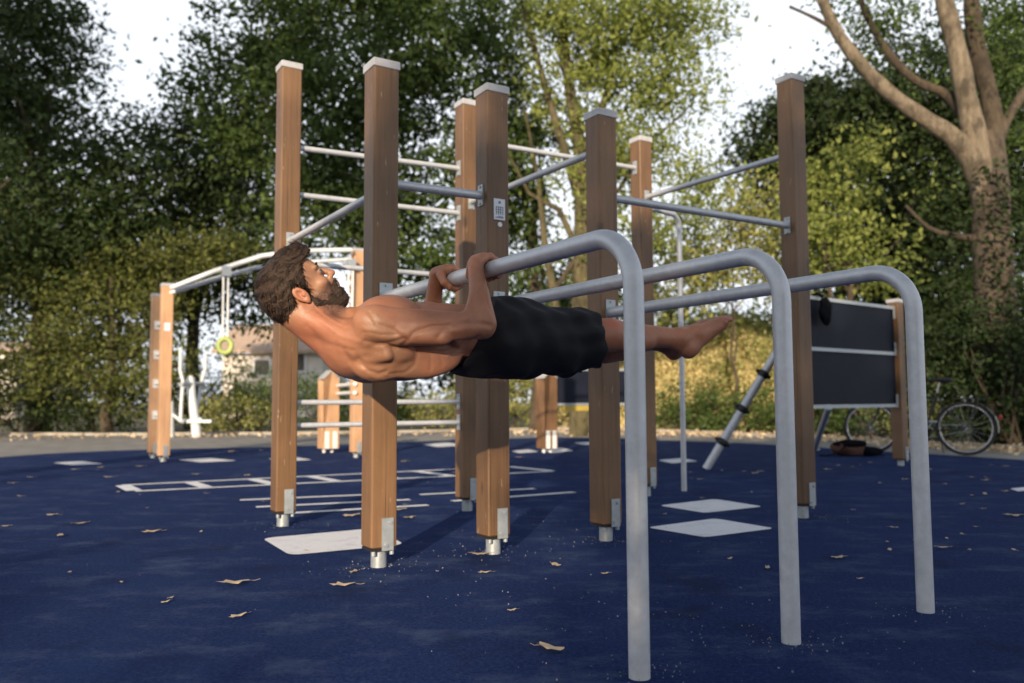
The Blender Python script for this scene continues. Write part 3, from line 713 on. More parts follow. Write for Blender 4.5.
V, F = leaves(np.concatenate(pp), .12, .1, .5); tag(fast_mesh('bank_weeds', V, F, 'lf_pale'), 'pale green weeds growing in tufts all over the sunlit bank', 'weeds', kind='stuff'); tag(g_, 'straw-yellow grass and leaves covering the sunlit bank behind the foot', 'ground cover', kind='stuff')
# far woodland closing the view
V, F = leaves(clump_points([(x, 44+3*math.sin(x*.4), 3.0+1.0*math.sin(x*.9), 3.5, 2.5, 3.4+.8*math.sin(x*1.7)) for x in list(range(-60, -22, 4))+list(range(-4, 52, 4))], 9, .6, 26, .5), .34, .3)
tag(fast_mesh('far_wood', V, F, 'lf_dark'), 'distant dark belt of trees beyond the path', 'woodland', kind='stuff')
# leaf litter along the path edge
pts = []
for px0, px1, yb, n in ((0, 560, 435, 420), (560, 800, 432, 500), (800, 1024, 447, 700)):
    for i in range(n):
        px = random.uniform(px0, px1); t = (px-px0)/(px1-px0)
        yy = (438+(433-438)*t) if px < 560 else (433+3*t if px < 800 else 438+14*t)
        g_ = gnd(px, yy-.3+random.gauss(0, 1.6 if px < 560 else 1.9)); pts.append((g_.x, g_.y, .012+random.random()*.03))
V, F = leaves(np.array(pts), .085, 0, .7); V[:, 2] = np.clip(V[:, 2], .002, .07)
tag(fast_mesh('leaf_litter', V, F, 'lf_dead'), 'dry fallen leaves gathered along the planted edge of the path', 'leaf litter', kind='stuff')

# ------------------------------------------------------------ unseen trees behind the viewer, placed and shaped to cast the shade
AZ = math.radians(SUN_AZ)   # direction towards the sun, measured from +x
sd = Vector((math.cos(AZ), math.sin(AZ), 0)); sp = Vector((sd.y, -sd.x, 0))    # sp: sideways; points to -x side or +x side
if sp.x < 0: sp = -sp
def unseen_shade_tree(label, dist, L):
    bl = []
    for s_, z, rw, rz in L:
        q = sd*dist+sp*s_; bl.append((q.x, q.y, z, rw*.92, max(.5, rw*.5), rz*.92))
    c_ = sd*dist+sp*L[0][0]
    return tree('unseen_shade_tree', label, (c_.x, c_.y, 0), max(z for _, z, _, _ in L), bl, 'lf_dark', .22, 120, .17, 26, .3, group='unseen trees behind the viewer, shaped for shade', limbs=3, fork=.15, shell=.3)
# ------------------------------------------------------------ the person (distance-field sculpt, meshed with surface nets)
PHI = math.radians(18); PO = np.array([-.153, 2.95, 0.0]); PU = np.array([math.cos(PHI), math.sin(PHI), 0]); PW = np.array([math.sin(PHI), -math.cos(PHI), 0])
class Field:
    def __init__(s, lo, hi, h):
        s.lo = np.array(lo, float); s.h = h; s.n = np.ceil((np.array(hi)-s.lo)/h).astype(int)+1
        s.g = np.full(s.n, .08, np.float32)
    def win(s, a, b, m):
        i0 = np.maximum(0, np.floor((np.minimum(a, b)-m-s.lo)/s.h).astype(int)); i1 = np.minimum(s.n, np.ceil((np.maximum(a, b)+m-s.lo)/s.h).astype(int)+1)
        sl = tuple(slice(x, y) for x, y in zip(i0, i1))
        ax = [(s.lo[k]+s.h*np.arange(i0[k], i1[k])).astype(np.float32) for k in range(3)]
        return sl, np.meshgrid(*ax, indexing='ij', sparse=True)
    def comb(s, sl, d, k, mode='u'):
        a = s.g[sl]; d = d.astype(np.float32)
        if mode == 'u':
            hh = np.clip(.5+.5*(a-d)/k, 0, 1); s.g[sl] = a*(1-hh)+d*hh-k*hh*(1-hh)
        else:   # subtract
            d = -d; hh = np.clip(.5-.5*(a-d)/k, 0, 1); s.g[sl] = a*(1-hh)+d*hh+k*hh*(1-hh)
    def cap(s, a, b, ra, rb=None, k=.02, mode='u', fl=None):
        """tapered capsule; fl = (axis vector, factor): flattened along the axis by the factor"""
        a = np.array(a, float); b = np.array(b, float); rb = ra if rb is None else rb
        m = max(ra, rb)*1.3+k+.012; sl, (X, Y, Z) = s.win(a, b, m)
        P = [X-a[0], Y-a[1], Z-a[2]]; ba = b-a; L = ba@ba+1e-12
        t = np.clip((P[0]*ba[0]+P[1]*ba[1]+P[2]*ba[2])/L, 0, 1)
        Q = [P[i]-t*ba[i] for i in range(3)]
        if fl is not None:
            v = np.array(fl[0], float); v /= np.linalg.norm(v); dd = Q[0]*v[0]+Q[1]*v[1]+Q[2]*v[2]; e = fl[1]-1
            Q = [Q[i]+dd*v[i]*e for i in range(3)]
        d = np.sqrt(Q[0]**2+Q[1]**2+Q[2]**2)-(ra+(rb-ra)*t)
        s.comb(sl, d, k, mode)
    def ell(s, c, r, axes=None, k=.02, mode='u'):
        c = np.array(c, float); A = np.eye(3) if axes is None else np.array(axes, float); r = np.array(r, float)
        m = max(r)+k+.012; sl, (X, Y, Z) = s.win(c, c, m)
        P = [X-c[0], Y-c[1], Z-c[2]]; q = [(P[0]*A[i][0]+P[1]*A[i][1]+P[2]*A[i][2]) for i in range(3)]
        k0 = np.sqrt(sum((q[i]/r[i])**2 for i in range(3))); k1 = np.sqrt(sum((q[i]/r[i]**2)**2 for i in range(3)))+1e-6
        s.comb(sl, k0*(k0-1)/k1, k, mode)
    def mesh(s):
        g = s.g; ins = g < 0; n = g.shape
        c = np.zeros(tuple(x-1 for x in n), np.int8)
        for i in (0, 1):
            for j in (0, 1):
                for k in (0, 1): c += ins[i:n[0]-1+i, j:n[1]-1+j, k:n[2]-1+k]
        act = (c > 0) & (c < 8); idx = np.argwhere(act); M_i = len(idx)
        ids = np.full(act.shape, -1, np.int64); ids[tuple(idx.T)] = np.arange(M_i)
        acc = np.zeros((M_i, 3)); cnt = np.zeros(M_i)
        cor = np.array([[i, j, k] for i in (0, 1) for j in (0, 1) for k in (0, 1)])
        vals = [g[tuple((idx+q).T)] for q in cor]
        for a in range(8):
            for b in range(a+1, 8):
                if np.abs(cor[a]-cor[b]).sum() != 1: continue
                va, vb = vals[a], vals[b]; m = (va < 0) != (vb < 0); t = va[m]/(va[m]-vb[m])
                acc[m] += cor[a]+(cor[b]-cor[a])*t[:, None]; cnt[m] += 1
        V = s.lo+s.h*(idx+acc/cnt[:, None]); F = []
        for ax in range(3):
            sl0 = [slice(None)]*3; sl1 = [slice(None)]*3; sl0[ax] = slice(0, -1); sl1[ax] = slice(1, None)
            A_ = ins[tuple(sl0)]; B_ = ins[tuple(sl1)]; e = np.argwhere(A_ != B_); u, w = (ax+1) % 3, (ax+2) % 3
            ok = (e[:, u] > 0) & (e[:, w] > 0) & (e[:, u] < n[u]-1) & (e[:, w] < n[w]-1); e = e[ok]
            du = np.zeros(3, int); du[u] = 1; dw = np.zeros(3, int); dw[w] = 1
            q = [ids[tuple(x.T)] for x in (e-du-dw, e-dw, e, e-du)]
            Q = np.stack(q, 1); fl = A_[tuple(e.T)]; Q[~fl] = Q[~fl][:, ::-1]; F.append(Q)
        F = np.concatenate(F); F = F[(F >= 0).all(1)]
        return V, F
def relax(V, F, it=2, lam=.5):
    n = len(V)
    for _ in range(it):
        acc = np.zeros_like(V); cnt = np.zeros(n)
        for a, b in ((0, 1), (1, 2), (2, 3), (3, 0)):
            for x, y in ((a, b), (b, a)):
                for k in range(3): acc[:, k] += np.bincount(F[:, x], V[F[:, y], k], n)
                cnt += np.bincount(F[:, x], minlength=n)
        V = V*(1-lam)+lam*acc/np.maximum(cnt, 1)[:, None]
    return V
def normals(V, F):
    nn = np.cross(V[F[:, 2]]-V[F[:, 0]], V[F[:, 3]]-V[F[:, 1]]); N_ = np.zeros_like(V)
    for a in range(4):
        for k in range(3): N_[:, k] += np.bincount(F[:, a], nn[:, k], len(V))
    return N_/(np.linalg.norm(N_, axis=1)[:, None]+1e-12)
def to_world(V): return PO+V[:, :1]*PU+V[:, 1:2]*PW+V[:, 2:3]*np.array([0, 0, 1.0])
def put(name, V, F, m, parent=None): return fast_mesh(name, to_world(V), F[:, ::-1].copy(), m, parent, True)
# head frame
HO = np.array([-.575, 0, 1.056]); HA = math.radians(40)
hf = np.array([math.cos(HA), 0, math.sin(HA)]); hu = np.array([-math.sin(HA), 0, math.cos(HA)]); hw = np.array([0, 1.0, 0])
def H_(f, u, w=0): return HO+hf*f+hu*u+hw*w
HAX = (hf, hu, hw)
B = Field((-.80, -.40, .70), (1.07, .40, 1.30), .0031)
# --- torso
B.ell((-.245, 0, .915), (.205, .165, .130), k=.03)
B.ell((-.34, 0, .90), (.12, .175, .115), k=.05)
B.ell((-.400, 0, .872), (.098, .145, .095), k=.03)
B.cap(H_(-.055, -.045), (-.435, 0, .885), .055, .075, k=.03)
B.ell((-.06, 0, .935), (.22, .135, .108), k=.05)
B.ell((.08, 0, .915), (.15, .150, .118), k=.05)
for q in (1, -1):
    B.ell((-.295, q*.085, .995), (.105, .085, .062), k=.012)              # pectoral
    B.ell((-.22, q*.130, .855), (.16, .050, .080), k=.014)               # lat
    B.ell((-.335, q*.105, .815), (.085, .060, .050), k=.016)              # shoulder blade
    B.ell((-.285, q*.168, .870), (.066, .032, .036), ((.92, 0, -.39), (0, 1, 0), (.39, 0, .92)), k=.008)             # teres / rear of the armpit
    B.cap((-.445, q*.06, .90), (-.375, q*.165, .915), .060, .050, k=.03) # trapezius
    B.ell((-.345, q*.186, .948), (.088, .056, .062), ((.97, 0, -.24), (0, 1, 0), (.24, 0, .97)), k=.022)             # deltoid
    B.ell((-.330, q*.210, .915), (.080, .034, .030), ((.97, 0, -.24), (0, 1, 0), (.24, 0, .97)), k=.008)
    for i in range(3): B.cap((-.425+.02*i, q*.135, .885-.022*i), (-.345+.012*i, q*.190, .905-.028*i), .024, .020, k=.013)             # rear deltoid
    B.ell((-.298, q*.150, .852), (.050, .034, .032), k=.02)
    for i in range(4):                                                    # abdomen and serratus
        B.ell((-.155+.062*i, q*.035, 1.028-.004*i), (.030, .031, .016), k=.010)
        if i < 3: B.ell((-.185+.045*i, q*.150, .935-.014*i), (.022, .024, .036), ((.8, 0, .6), (0, 1, 0), (-.6, 0, .8)), k=.006)
    B.ell((-.01, q*.120, .905), (.10, .035, .055), k=.02)                # flank
# --- neck
nb = np.array([-.445, 0, .945]); B.cap(H_(-.025, -.045), nb, .060, .068, k=.03)
for q in (1, -1):
    B.cap(H_(-.03, -.03, q*.055), (-.405, q*.025, 1.000), .016, .012, k=.012)      # sternomastoid
    B.cap(H_(-.055, -.04, q*.025), (-.405, q*.13, .90), .034, .045, k=.03)
    B.cap((-.415, q*.03, 1.005), (-.375, q*.165, .995), .012, .012, k=.016)         # collar bone
# --- head
B.ell(H_(-.004, .052), (.094, .080, .074), HAX, k=.01)
B.ell(H_(.044, .055), (.054, .056, .060), HAX, k=.02)
B.ell(H_(.050, -.015), (.050, .072, .055), HAX, k=.02)
for q in (1, -1):
    B.cap(H_(.006, -.040, q*.050), H_(.072, -.092, q*.016), .018, .017, k=.018)
    B.cap(H_(.094, .046, q*.014), H_(.084, .046, q*.046), .010, .009, k=.010)       # brow
    B.ell(H_(.073, -.008, q*.042), (.020, .018, .016), HAX, k=.014)                  # cheek
B.ell(H_(.080, -.096), (.022, .018, .024), HAX, k=.014)
B.cap(H_(.096, .036), H_(.126, .000), .0085, .0115, k=.010)
for q in (1, -1):
    B.ell(H_(.114, -.006, q*.011), (.010, .007, .007), HAX, k=.006)
    B.ell(H_(.103, .027, q*.032), (.017, .011, .015), HAX, k=.010, mode='s')
    B.ell(H_(.0855, .027, q*.0315), (.0118, .0118, .0118), HAX, k=.002)
B.cap(H_(.102, -.018, 0), H_(.106, -.038, 0), .016, .017, k=.01)
B.cap(H_(.115, -.040, -.016), H_(.115, -.040, .016), .0068, k=.006); B.cap(H_(.110, -.052, -.016), H_(.110, -.052, .016), .0072, k=.006)
for q in (1, -1):                                                        # ears
    c = H_(-.012, .000, q*.079); ea = (hf*.95+hu*.3, hu*.95-hf*.3, hw)
    B.ell(c, (.020, .033, .0085), ea, k=.006)
    B.ell(c+hw*q*.009, (.0120, .021, .0095), ea, k=.003, mode='s')
    B.ell(c+hf*.006-hu*.006+hw*q*.004, (.006, .008, .005), ea, k=.004)
    B.ell(c-hu*.028+hf*.006, (.009, .010, .007), ea, k=.005)
# --- arms
BC = {1: np.array([.026, .135, 1.147]), -1: np.array([-.036, -.131, 1.147])}
bd = np.array([-.254, -.966, 0]); ba_ = np.array([.966, -.254, 0]); bz = np.array([0, 0, 1.0])
JO = {}
for q in (1, -1):
    S_ = np.array([-.350, q*.190, .942]); E_ = np.array([-.026, .272, .934]) if q == 1 else np.array([-.085, -.262, .955])
    c = BC[q]; wv = np.array([0, q, 0.0])
    W_ = c-ba_*.050+bz*(.012 if q == 1 else .022)+wv*.022
    up_ = (E_-S_); L = np.linalg.norm(up_); up_ /= L
    out = np.array([0, q, 0.0])
    B.cap(S_, E_-up_*.02, .046, .033, k=.018)
    B.cap(S_+up_*.05+bz*.028, E_-up_*.07+bz*.026, .034, .026, k=.008)                 # biceps
    B.cap(S_+up_*.07-bz*.022+out*.006, S_+up_*.20-bz*.024+out*.010, .040, .034, k=.006)   # triceps long head
    B.cap(S_+up_*.12+bz*.002+out*.016, S_+up_*.26-bz*.002+out*.014, .026, .020, k=.010)                   # lateral head
    B.cap(S_+up_*.2-bz*.018, E_-bz*.006, .026, .019, k=.014)
    B.ell(E_+up_*.006-bz*.006, (.025, .025, .024), k=.012)                           # elbow
    fa = W_-E_; fl_ = np.linalg.norm(fa); fa /= fl_
    B.cap(E_+fa*.01, W_, .038, .026, k=.016, fl=(bd, 1.0))
    B.cap(E_+fa*.02+ba_*.006+out*.008, E_+fa*.13+ba_*.002, .039, .030, k=.014)
    B.cap(E_-up_*.055+bz*.015+out*.014, E_+fa*.11-ba_*.016, .024, .022, k=.014)      # brachioradialis
    # hand on the bar: polar position around the tube
    def pol(th, r, o): return c+ba_*math.cos(math.radians(th))*r+bz*math.sin(math.radians(th))*r+bd*o
    kn = [pol(98, .050, o) for o in (-.033, -.011, .011, .033)]
    wr = W_
    for i, o in enumerate((-.030, -.010, .010, .030)):
        B.cap(wr+bd*o*.55+bz*.004, pol(128, .047, o), .017, .015, k=.012); B.cap(pol(128, .047, o), pol(96, .045, o*1.05), .015, .0115, k=.010)
    B.ell(pol(140, .044, 0), (.026, .040, .018), (ba_, bd, bz), k=.012)
    lens = (0, -4, 2, 10) if q == -1 else (10, 2, -4, 0)
    for i, o in enumerate((-.036, -.012, .012, .036)):
        th = [94, 62, 30, 0, -28, -58+lens[i]]
        rr = [.0112, .0094, .0098, .0090, .0092, .0078]
        for j in range(5): B.cap(pol(th[j], RB+.0105, o*1.03), pol(th[j+1], RB+.0100-(.0005*j), o*(1.03-.01*j)), rr[j], rr[j+1], k=.0016)
        B.ell(pol(94, RB+.016, o*1.03), (.0105, .009, .009), (ba_, bd, bz), k=.006)  # knuckle
    # thumb under the bar from the inner side
    o = .040 if q == 1 else -.040
    T_ = [(168, .050, o*.5), (200, .047, o*.95), (232, .041, o*1.15), (262, .0375, o*1.05), (285, .0365, o*.9)]
    R_ = [.016, .0135, .0115, .0105, .0085]
    for j in range(4): B.cap(pol(*T_[j]), pol(*T_[j+1]), R_[j], R_[j+1], k=.006)
    JO[q] = (S_, E_, W_)
# --- legs
for q in (1, -1):
    Hh = np.array([.10, q*.085, .905]); K_ = np.array([.505, .080, .938]) if q == 1 else np.array([.50, -.070, .910])
    A_ = np.array([.795, .058, .934]) if q == 1 else np.array([.792, -.048, .934])
    B.cap(Hh, K_, .088, .061, k=.03)
    B.cap(Hh+np.array([.08, 0, -.012]), K_+np.array([-.05, 0, -.016]), .072, .044, k=.02)
    B.ell(K_+np.array([.006, 0, .020]), (.036, .030, .032), k=.014)      # kneecap
    B.cap(K_, A_, .053, .034, k=.02)
    B.cap(K_+np.array([.06, q*.010, -.022]), K_+np.array([.145, q*.006, -.020]), .045, .034, k=.018)
    B.cap(K_+np.array([.06, -q*.014, -.018]), K_+np.array([.125, -q*.012, -.016]), .043, .034, k=.018)
    B.cap(K_+np.array([.03, 0, .02]), A_+np.array([0, 0, .012]), .030, .020, k=.015)
    # foot, toes pointed
    dx = A_-np.array([.795, .058, .934]); fd = np.array([.83, 0, .558]); sn = np.array([.558, 0, -.83])   # along the foot, out of the sole
    hl = np.array([.842, .058, .889])+dx
    B.cap(A_, A_+np.array([.02, 0, -.006]), .034, .034, k=.015)
    B.ell(A_+np.array([.008, q*.026, -.002]), (.012, .010, .012), k=.008); B.ell(A_+np.array([.004, -q*.026, .006]), (.012, .010, .012), k=.008)
    B.cap(hl, hl+fd*.014, .030, .030, k=.014)
    B.cap(A_+np.array([-.015, 0, -.02]), hl, .020, .022, k=.018)
    md = A_+np.array([.085, 0, .018]); bl = hl+fd*.172+np.array([0, 0, .010])
    B.cap(A_+np.array([.018, 0, .0]), md, .036, .033, k=.022)
    B.cap(md, bl, .032, .024, k=.02, fl=(hw, .75))
    B.cap(hl+fd*.01+sn*-.002, bl+sn*.004, .026, .020, k=.022, fl=(hw, .75))
    for i, (o, l_, r_) in enumerate(((-.030, .052, .0120), (-.010, .050, .0092), (.006, .044, .0085), (.020, .037, .0080), (.033, .029, .0076))):
        a = bl+hw*(q*o)-sn*.0+fd*(.002-.10*max(0, o)); b_ = a+fd*l_*.62-sn*.002; e_ = a+fd*l_+sn*.006
        B.cap(a, b_, r_*1.1, r_, k=.006); B.cap(b_, e_, r_, r_*.95, k=.003)
V, F = B.mesh(); V = relax(V, F, 2, .4); del B
# sculpt strokes: grooves and ridges between the muscles of the flank, back, arm and neck
def PX(px, py, w):
    r = np.array(ray(px, py)); C_ = np.array([0, 0, HC]); t = (w+(PO-C_)@PW)/(r@PW); q = C_+t*r-PO
    return np.array([q@PU, q[2]])
def sa(x, y): return (340+x/5.25, 270+y/5.25)
def sb(x, y): return (240+x/3.796, 220+y/3.796)
STROKES = [   # amplitude, half width, w range, points
 (-.008, .0060, .10, .30, [sa(*q) for q in ((335, 405), (400, 418), (480, 424), (560, 428), (640, 405), (690, 365))]),
 (-.0055, .0055, .17, .36, [sa(*q) for q in ((335, 395), (385, 330), (470, 300), (560, 290))]),
 (-.0060, .0075, .18, .36, [sa(*q) for q in ((505, 358), (535, 315), (610, 290), (700, 285), (760, 300))]),
 (.0040, .0100, .18, .36, [sa(*q) for q in ((370, 375), (450, 370), (560, 385), (620, 375))]),
 (.0030, .0090, .18, .36, [sa(*q) for q in ((590, 325), (680, 320), (740, 325))]),
 (-.0045, .0060, .12, .30, [sa(*q) for q in ((150, 225), (185, 290), (270, 318), (335, 380))]),
 (-.0060, .0055, .10, .30, [sa(*q) for q in ((130, 375), (190, 392), (250, 388), (320, 368))]),
 (-.0035, .0045, .10, .30, [sa(*q) for q in ((120, 330), (200, 345), (280, 345))]),
 (.0030, .0080, .10, .30, [sa(*q) for q in ((130, 430), (200, 440), (260, 420))]),
 (-.0070, .0065, .05, .25, [sa(*q) for q in ((95, 470), (145, 528), (200, 548), (240, 535))]),
 (.0040, .0110, .05, .25, [sa(*q) for q in ((275, 500), (320, 470), (350, 440))]),
 (-.0050, .0060, .05, .25, [sa(*q) for q in ((262, 550), (340, 540), (385, 500), (395, 430))]),
 (-.0040, .0060, .05, .25, [sa(*q) for q in ((470, 520), (465, 450))]), (-.0035, .0060, .05, .25, [sa(*q) for q in ((530, 500), (520, 450))]), (-.0030, .0060, .05, .25, [sa(*q) for q in ((585, 480), (575, 440))]),
 (.0030, .0080, .05, .25, [sa(*q) for q in ((60, 500), (140, 560), (240, 580))]), (-.0035, .0055, .04, .25, [sa(*q) for q in ((20, 420), (80, 520), (170, 575))]),
 (-.0045, .0060, .02, .20, [sb(*q) for q in ((290, 330), (345, 385), (395, 415))]), (-.0040, .0050, .02, .20, [sb(*q) for q in ((330, 345), (390, 395), (430, 385))]),
 (-.0035, .0060, .02, .20, [sb(*q) for q in ((255, 400), (330, 470), (420, 500))]), (.0030, .0060, .02, .20, [sb(*q) for q in ((300, 370), (370, 440), (440, 470))]),
 (.0018, .0028, .15, .36, [sa(*q) for q in ((745, 60), (715, 120), (725, 180), (690, 235), (655, 262))]), (.0016, .0026, .15, .36, [sa(*q) for q in ((725, 180), (770, 230), (775, 270))]),
 (-.0030, .0050, .15, .36, [sa(*q) for q in ((770, 80), (755, 160), (775, 240))]), (.0016, .0026, .17, .36, [sa(*q) for q in ((660, 262), (590, 268), (520, 285), (450, 280))]),
]
Nb = normals(V, F); Nb = -Nb if (Nb[:, 1]*np.sign(V[:, 1])).sum() < 0 else Nb
D_ = np.zeros(len(V)); aw = np.abs(V[:, 1])
for amp, sg_, w0, w1_, pts in STROKES:
    Q = [PX(x, y, min(.25, (w0+w1_)/2)) for x, y in pts]; best = np.full(len(V), 9.)
    for a, b_ in zip(Q[:-1], Q[1:]):
        e = b_-a; px_ = V[:, 0]-a[0]; pz_ = V[:, 2]-a[1]; t = np.clip((px_*e[0]+pz_*e[1])/(e@e), 0, 1)
        best = np.minimum(best, np.hypot(px_-t*e[0], pz_-t*e[1]))
    D_ += amp*(.62 if sg_ > .004 else .8)*np.exp(-(best/(sg_*1.25))**2)*((aw > w0) & (aw < w1_))*np.clip(Nb[:, 1]*np.sign(V[:, 1])*1.8, 0, 1)
V = V+Nb*D_[:, None]; V = relax(V, F, 1, .3)
def mk_skin():
    m, nt, b = newmat('skin')
    v = coords(nt); n1 = noise(nt, v, 9, 4, .6); n2 = noise(nt, v, 60, 4, .7)
    c = ramp(nt, n1, [(.3, (.265, .128, .070)), (.7, (.38, .20, .115))])
    c = mix(nt, ramp(nt, n2, [(.35, (0,)*3), (.7, (.3,)*3)]), c, (.23, .100, .055))
    at = N(nt, 'ShaderNodeAttribute'); at.attribute_name = 'tone'; sx = N(nt, 'ShaderNodeSeparateColor'); nt.links.new(at.outputs['Color'], sx.inputs[0])
    c = mix(nt, sx.outputs[1], c, (.46, .15, .085)); n3 = noise(nt, v, 260, 2, .7)
    mm = N(nt, 'ShaderNodeMath', operation='MULTIPLY'); nt.links.new(sx.outputs[0], mm.inputs[0]); nt.links.new(ramp(nt, n3, [(.3, (.45,)*3), (.6, (1,)*3)]), mm.inputs[1])
    c = mix(nt, mm.outputs[0], c, (.060, .035, .025))
    nt.links.new(c, b.inputs['Base Color']); b.inputs['Roughness'].default_value = .46; b.inputs['Specular IOR Level'].default_value = .45
    b.inputs['Subsurface Weight'].default_value = .12; b.inputs['Subsurface Radius'].default_value = (.02, .008, .004); b.inputs['Subsurface Scale'].default_value = .5
    bump(nt, b, n2, .35, .004)
    return m
M_['skin'] = mk_skin()
person = put('person', V, F, 'skin')
R_ = V-HO; f1 = R_@hf; u1 = R_@hu; w1 = np.abs(V[:, 1])
def ss(x, a, b_): return np.clip((x-a)/(b_-a), 0, 1)
stub = ss(f1, .000, .030)*ss(-u1, .010, .036)*ss(u1, -.150, -.115)*ss(-V[:, 0], .40, .44)
red = np.exp(-((V[:, 0]-.50)**2+(V[:, 2]-.985)**2)/.0012)*.8+.45*ss(-V[:, 0], .36, .52)*ss(-u1, .02, .09)+.2*ss(V[:, 0], .90, 1.0)+.3*ss(f1, .112, .125)+.5*np.exp(-((f1+.012)**2+u1**2)/.0012)*(w1 > .068)
at_ = person.data.attributes.new('tone', 'FLOAT_COLOR', 'POINT')
cc_ = np.stack([stub, np.clip(red, 0, 1), 0*stub, 0*stub+1], 1).astype(np.float32); at_.data.foreach_set('color', cc_.ravel())
tag(person, 'shirtless man in black shorts holding his body level under the nearest bent bar, feet bare', 'person')
# --- shorts
Sh = Field((-.20, -.30, .70), (.56, .30, 1.16), .0042)
Sh.ell((.03, 0, .925), (.19, .168, .130), k=.03)
Sh.cap((.06, 0, .925), (.20, 0, .920), .140, .135, k=.05, fl=(hw, .85))
for q in (1, -1): Sh.cap((.12, q*.078, .923), (.52, q*.088 if q == 1 else q*.080, .915 if q == 1 else .900), .134, .098, k=.04)
X, Y, Z = np.meshgrid(*[(Sh.lo[k]+Sh.h*np.arange(Sh.n[k])).astype(np.float32) for k in range(3)], indexing='ij', sparse=True)
wa, wb = np.array([.072, 1.07]), np.array([-.062, .80]); tt = (wb-wa)/np.linalg.norm(wb-wa); nrm = np.array([tt[1], -tt[0]])   # waist line
if nrm[0] > 0: nrm = -nrm
dist = (X-wa[0])*nrm[0]+(Z-wa[1])*nrm[1]
fold = .004*np.sin(X*21-Z*95+Y*30+2*np.sin(X*11))*np.clip((X-.1)*4, 0, 1)+.006*np.sin(X*34+Z*22+Y*6)*np.clip((X-.0)*3, 0, 1)+.0045*np.sin(X*9-Z*64+Y*15+1.0)+.003*np.sin(X*70+Z*30-Y*40)
Sh.g = Sh.g+fold.astype(np.float32)
Sh.g = np.maximum(Sh.g, dist+0*Y); Sh.g = np.maximum(Sh.g, X-(.448-.10*(Z-.90)+.006*np.sin(Z*60+Y*30))+0*Y)
for q in (1, -1): Sh.cap((.40, q*.082, .922), (.60, q*.088, .915), .086, .090, k=.006, mode='s')
V, F = Sh.mesh(); V = relax(V, F, 2, .4); del Sh
M_['shorts'] = simple('black_shorts_cloth', (.006, .006, .009), .85, vscale=60, bmp=.3)
so_ = put('shorts', V, F, 'shorts', person)
# seam down the side and drawn waistband
b = MB()
def W3(p): p = np.array(p, float); return Vector(tuple(PO+p[0]*PU+p[1]*PW+np.array([0, 0, p[2]])))
# --- hair and beard
Hr = Field((-.80, -.13, .88), (-.40, .13, 1.28), .0032)
Hr.ell(H_(-.010, .060), (.112, .094, .086), HAX, k=.02)
Hr.ell(H_(.050, .092), (.068, .060, .064), HAX, k=.03)
Hr.ell(H_(-.056, .018), (.068, .082, .072), HAX, k=.03)
Hr.ell(H_(.055, .120), (.050, .030, .052), HAX, k=.03)
G_ = np.meshgrid(*[(Hr.lo[k]+Hr.h*np.arange(Hr.n[k])).astype(np.float32) for k in range(3)], indexing='ij', sparse=True)
fx = (G_[0]-HO[0])*hf[0]+(G_[2]-HO[2])*hf[2]; ux = (G_[0]-HO[0])*hu[0]+(G_[2]-HO[2])*hu[2]; wx = G_[1]
# hairline: front limit in f as a function of u
lim = np.interp(ux.ravel(), [-.12, -.075, -.045, -.035, .0, .03, .06, .085, .105, .14], [-.045, -.045, -.043, -.038, -.034, .028, .038, .060, .125, .15]).reshape(ux.shape)
side = np.abs(wx)
lim2 = np.where((ux > -.035) & (ux < .03), np.maximum(lim, np.where(side > .05, .018*(ux > -.03), lim)), lim)
earcut = np.sqrt(((fx+.012)/.026)**2+((ux-.0)/.036)**2)-1
lock = .0018*np.sin(ux*95+fx*45+wx*40+np.sin(fx*38)*1.2)*np.sin(wx*85+ux*30+fx*18+1)+.0022*np.sin(ux*230-fx*50+wx*120)
Hr.g = np.maximum(Hr.g+lock, fx-lim2+.004*np.sin(ux*420+wx*160)+.003*np.sin(wx*310-ux*120)); Hr.g = np.maximum(Hr.g, -earcut*.026+0*wx)
Hr.g = np.maximum(Hr.g, -(ux+.098)+0*wx).astype(np.float32)
V, F = Hr.mesh(); V = relax(V, F, 1, .3); del Hr
def mk_hair(name, a, b_):
    m, nt, b = newmat(name); v = coords(nt); n1 = noise(nt, v, 55, 5, .7)
    g = N(nt, 'ShaderNodeNewGeometry'); c = ramp(nt, n1, [(.35, a), (.7, b_)])
    c = mix(nt, g.outputs['Random Per Island'], c, a); c = mix(nt, ramp(nt, g.outputs['Random Per Island'], [(.55, (0,)*3), (1, (.6,)*3)]), c, tuple(k*1.8 for k in b_)); nt.links.new(c, b.inputs['Base Color']); b.inputs['Roughness'].default_value = .55; b.inputs['Specular IOR Level'].default_value = .25; bump(nt, b, n1, .9, .008)
    return m
M_['hair'] = mk_hair('brown_hair', (.010, .006, .004), (.036, .021, .013))
M_['beardm'] = mk_hair('dark_beard', (.014, .009, .006), (.042, .026, .017))
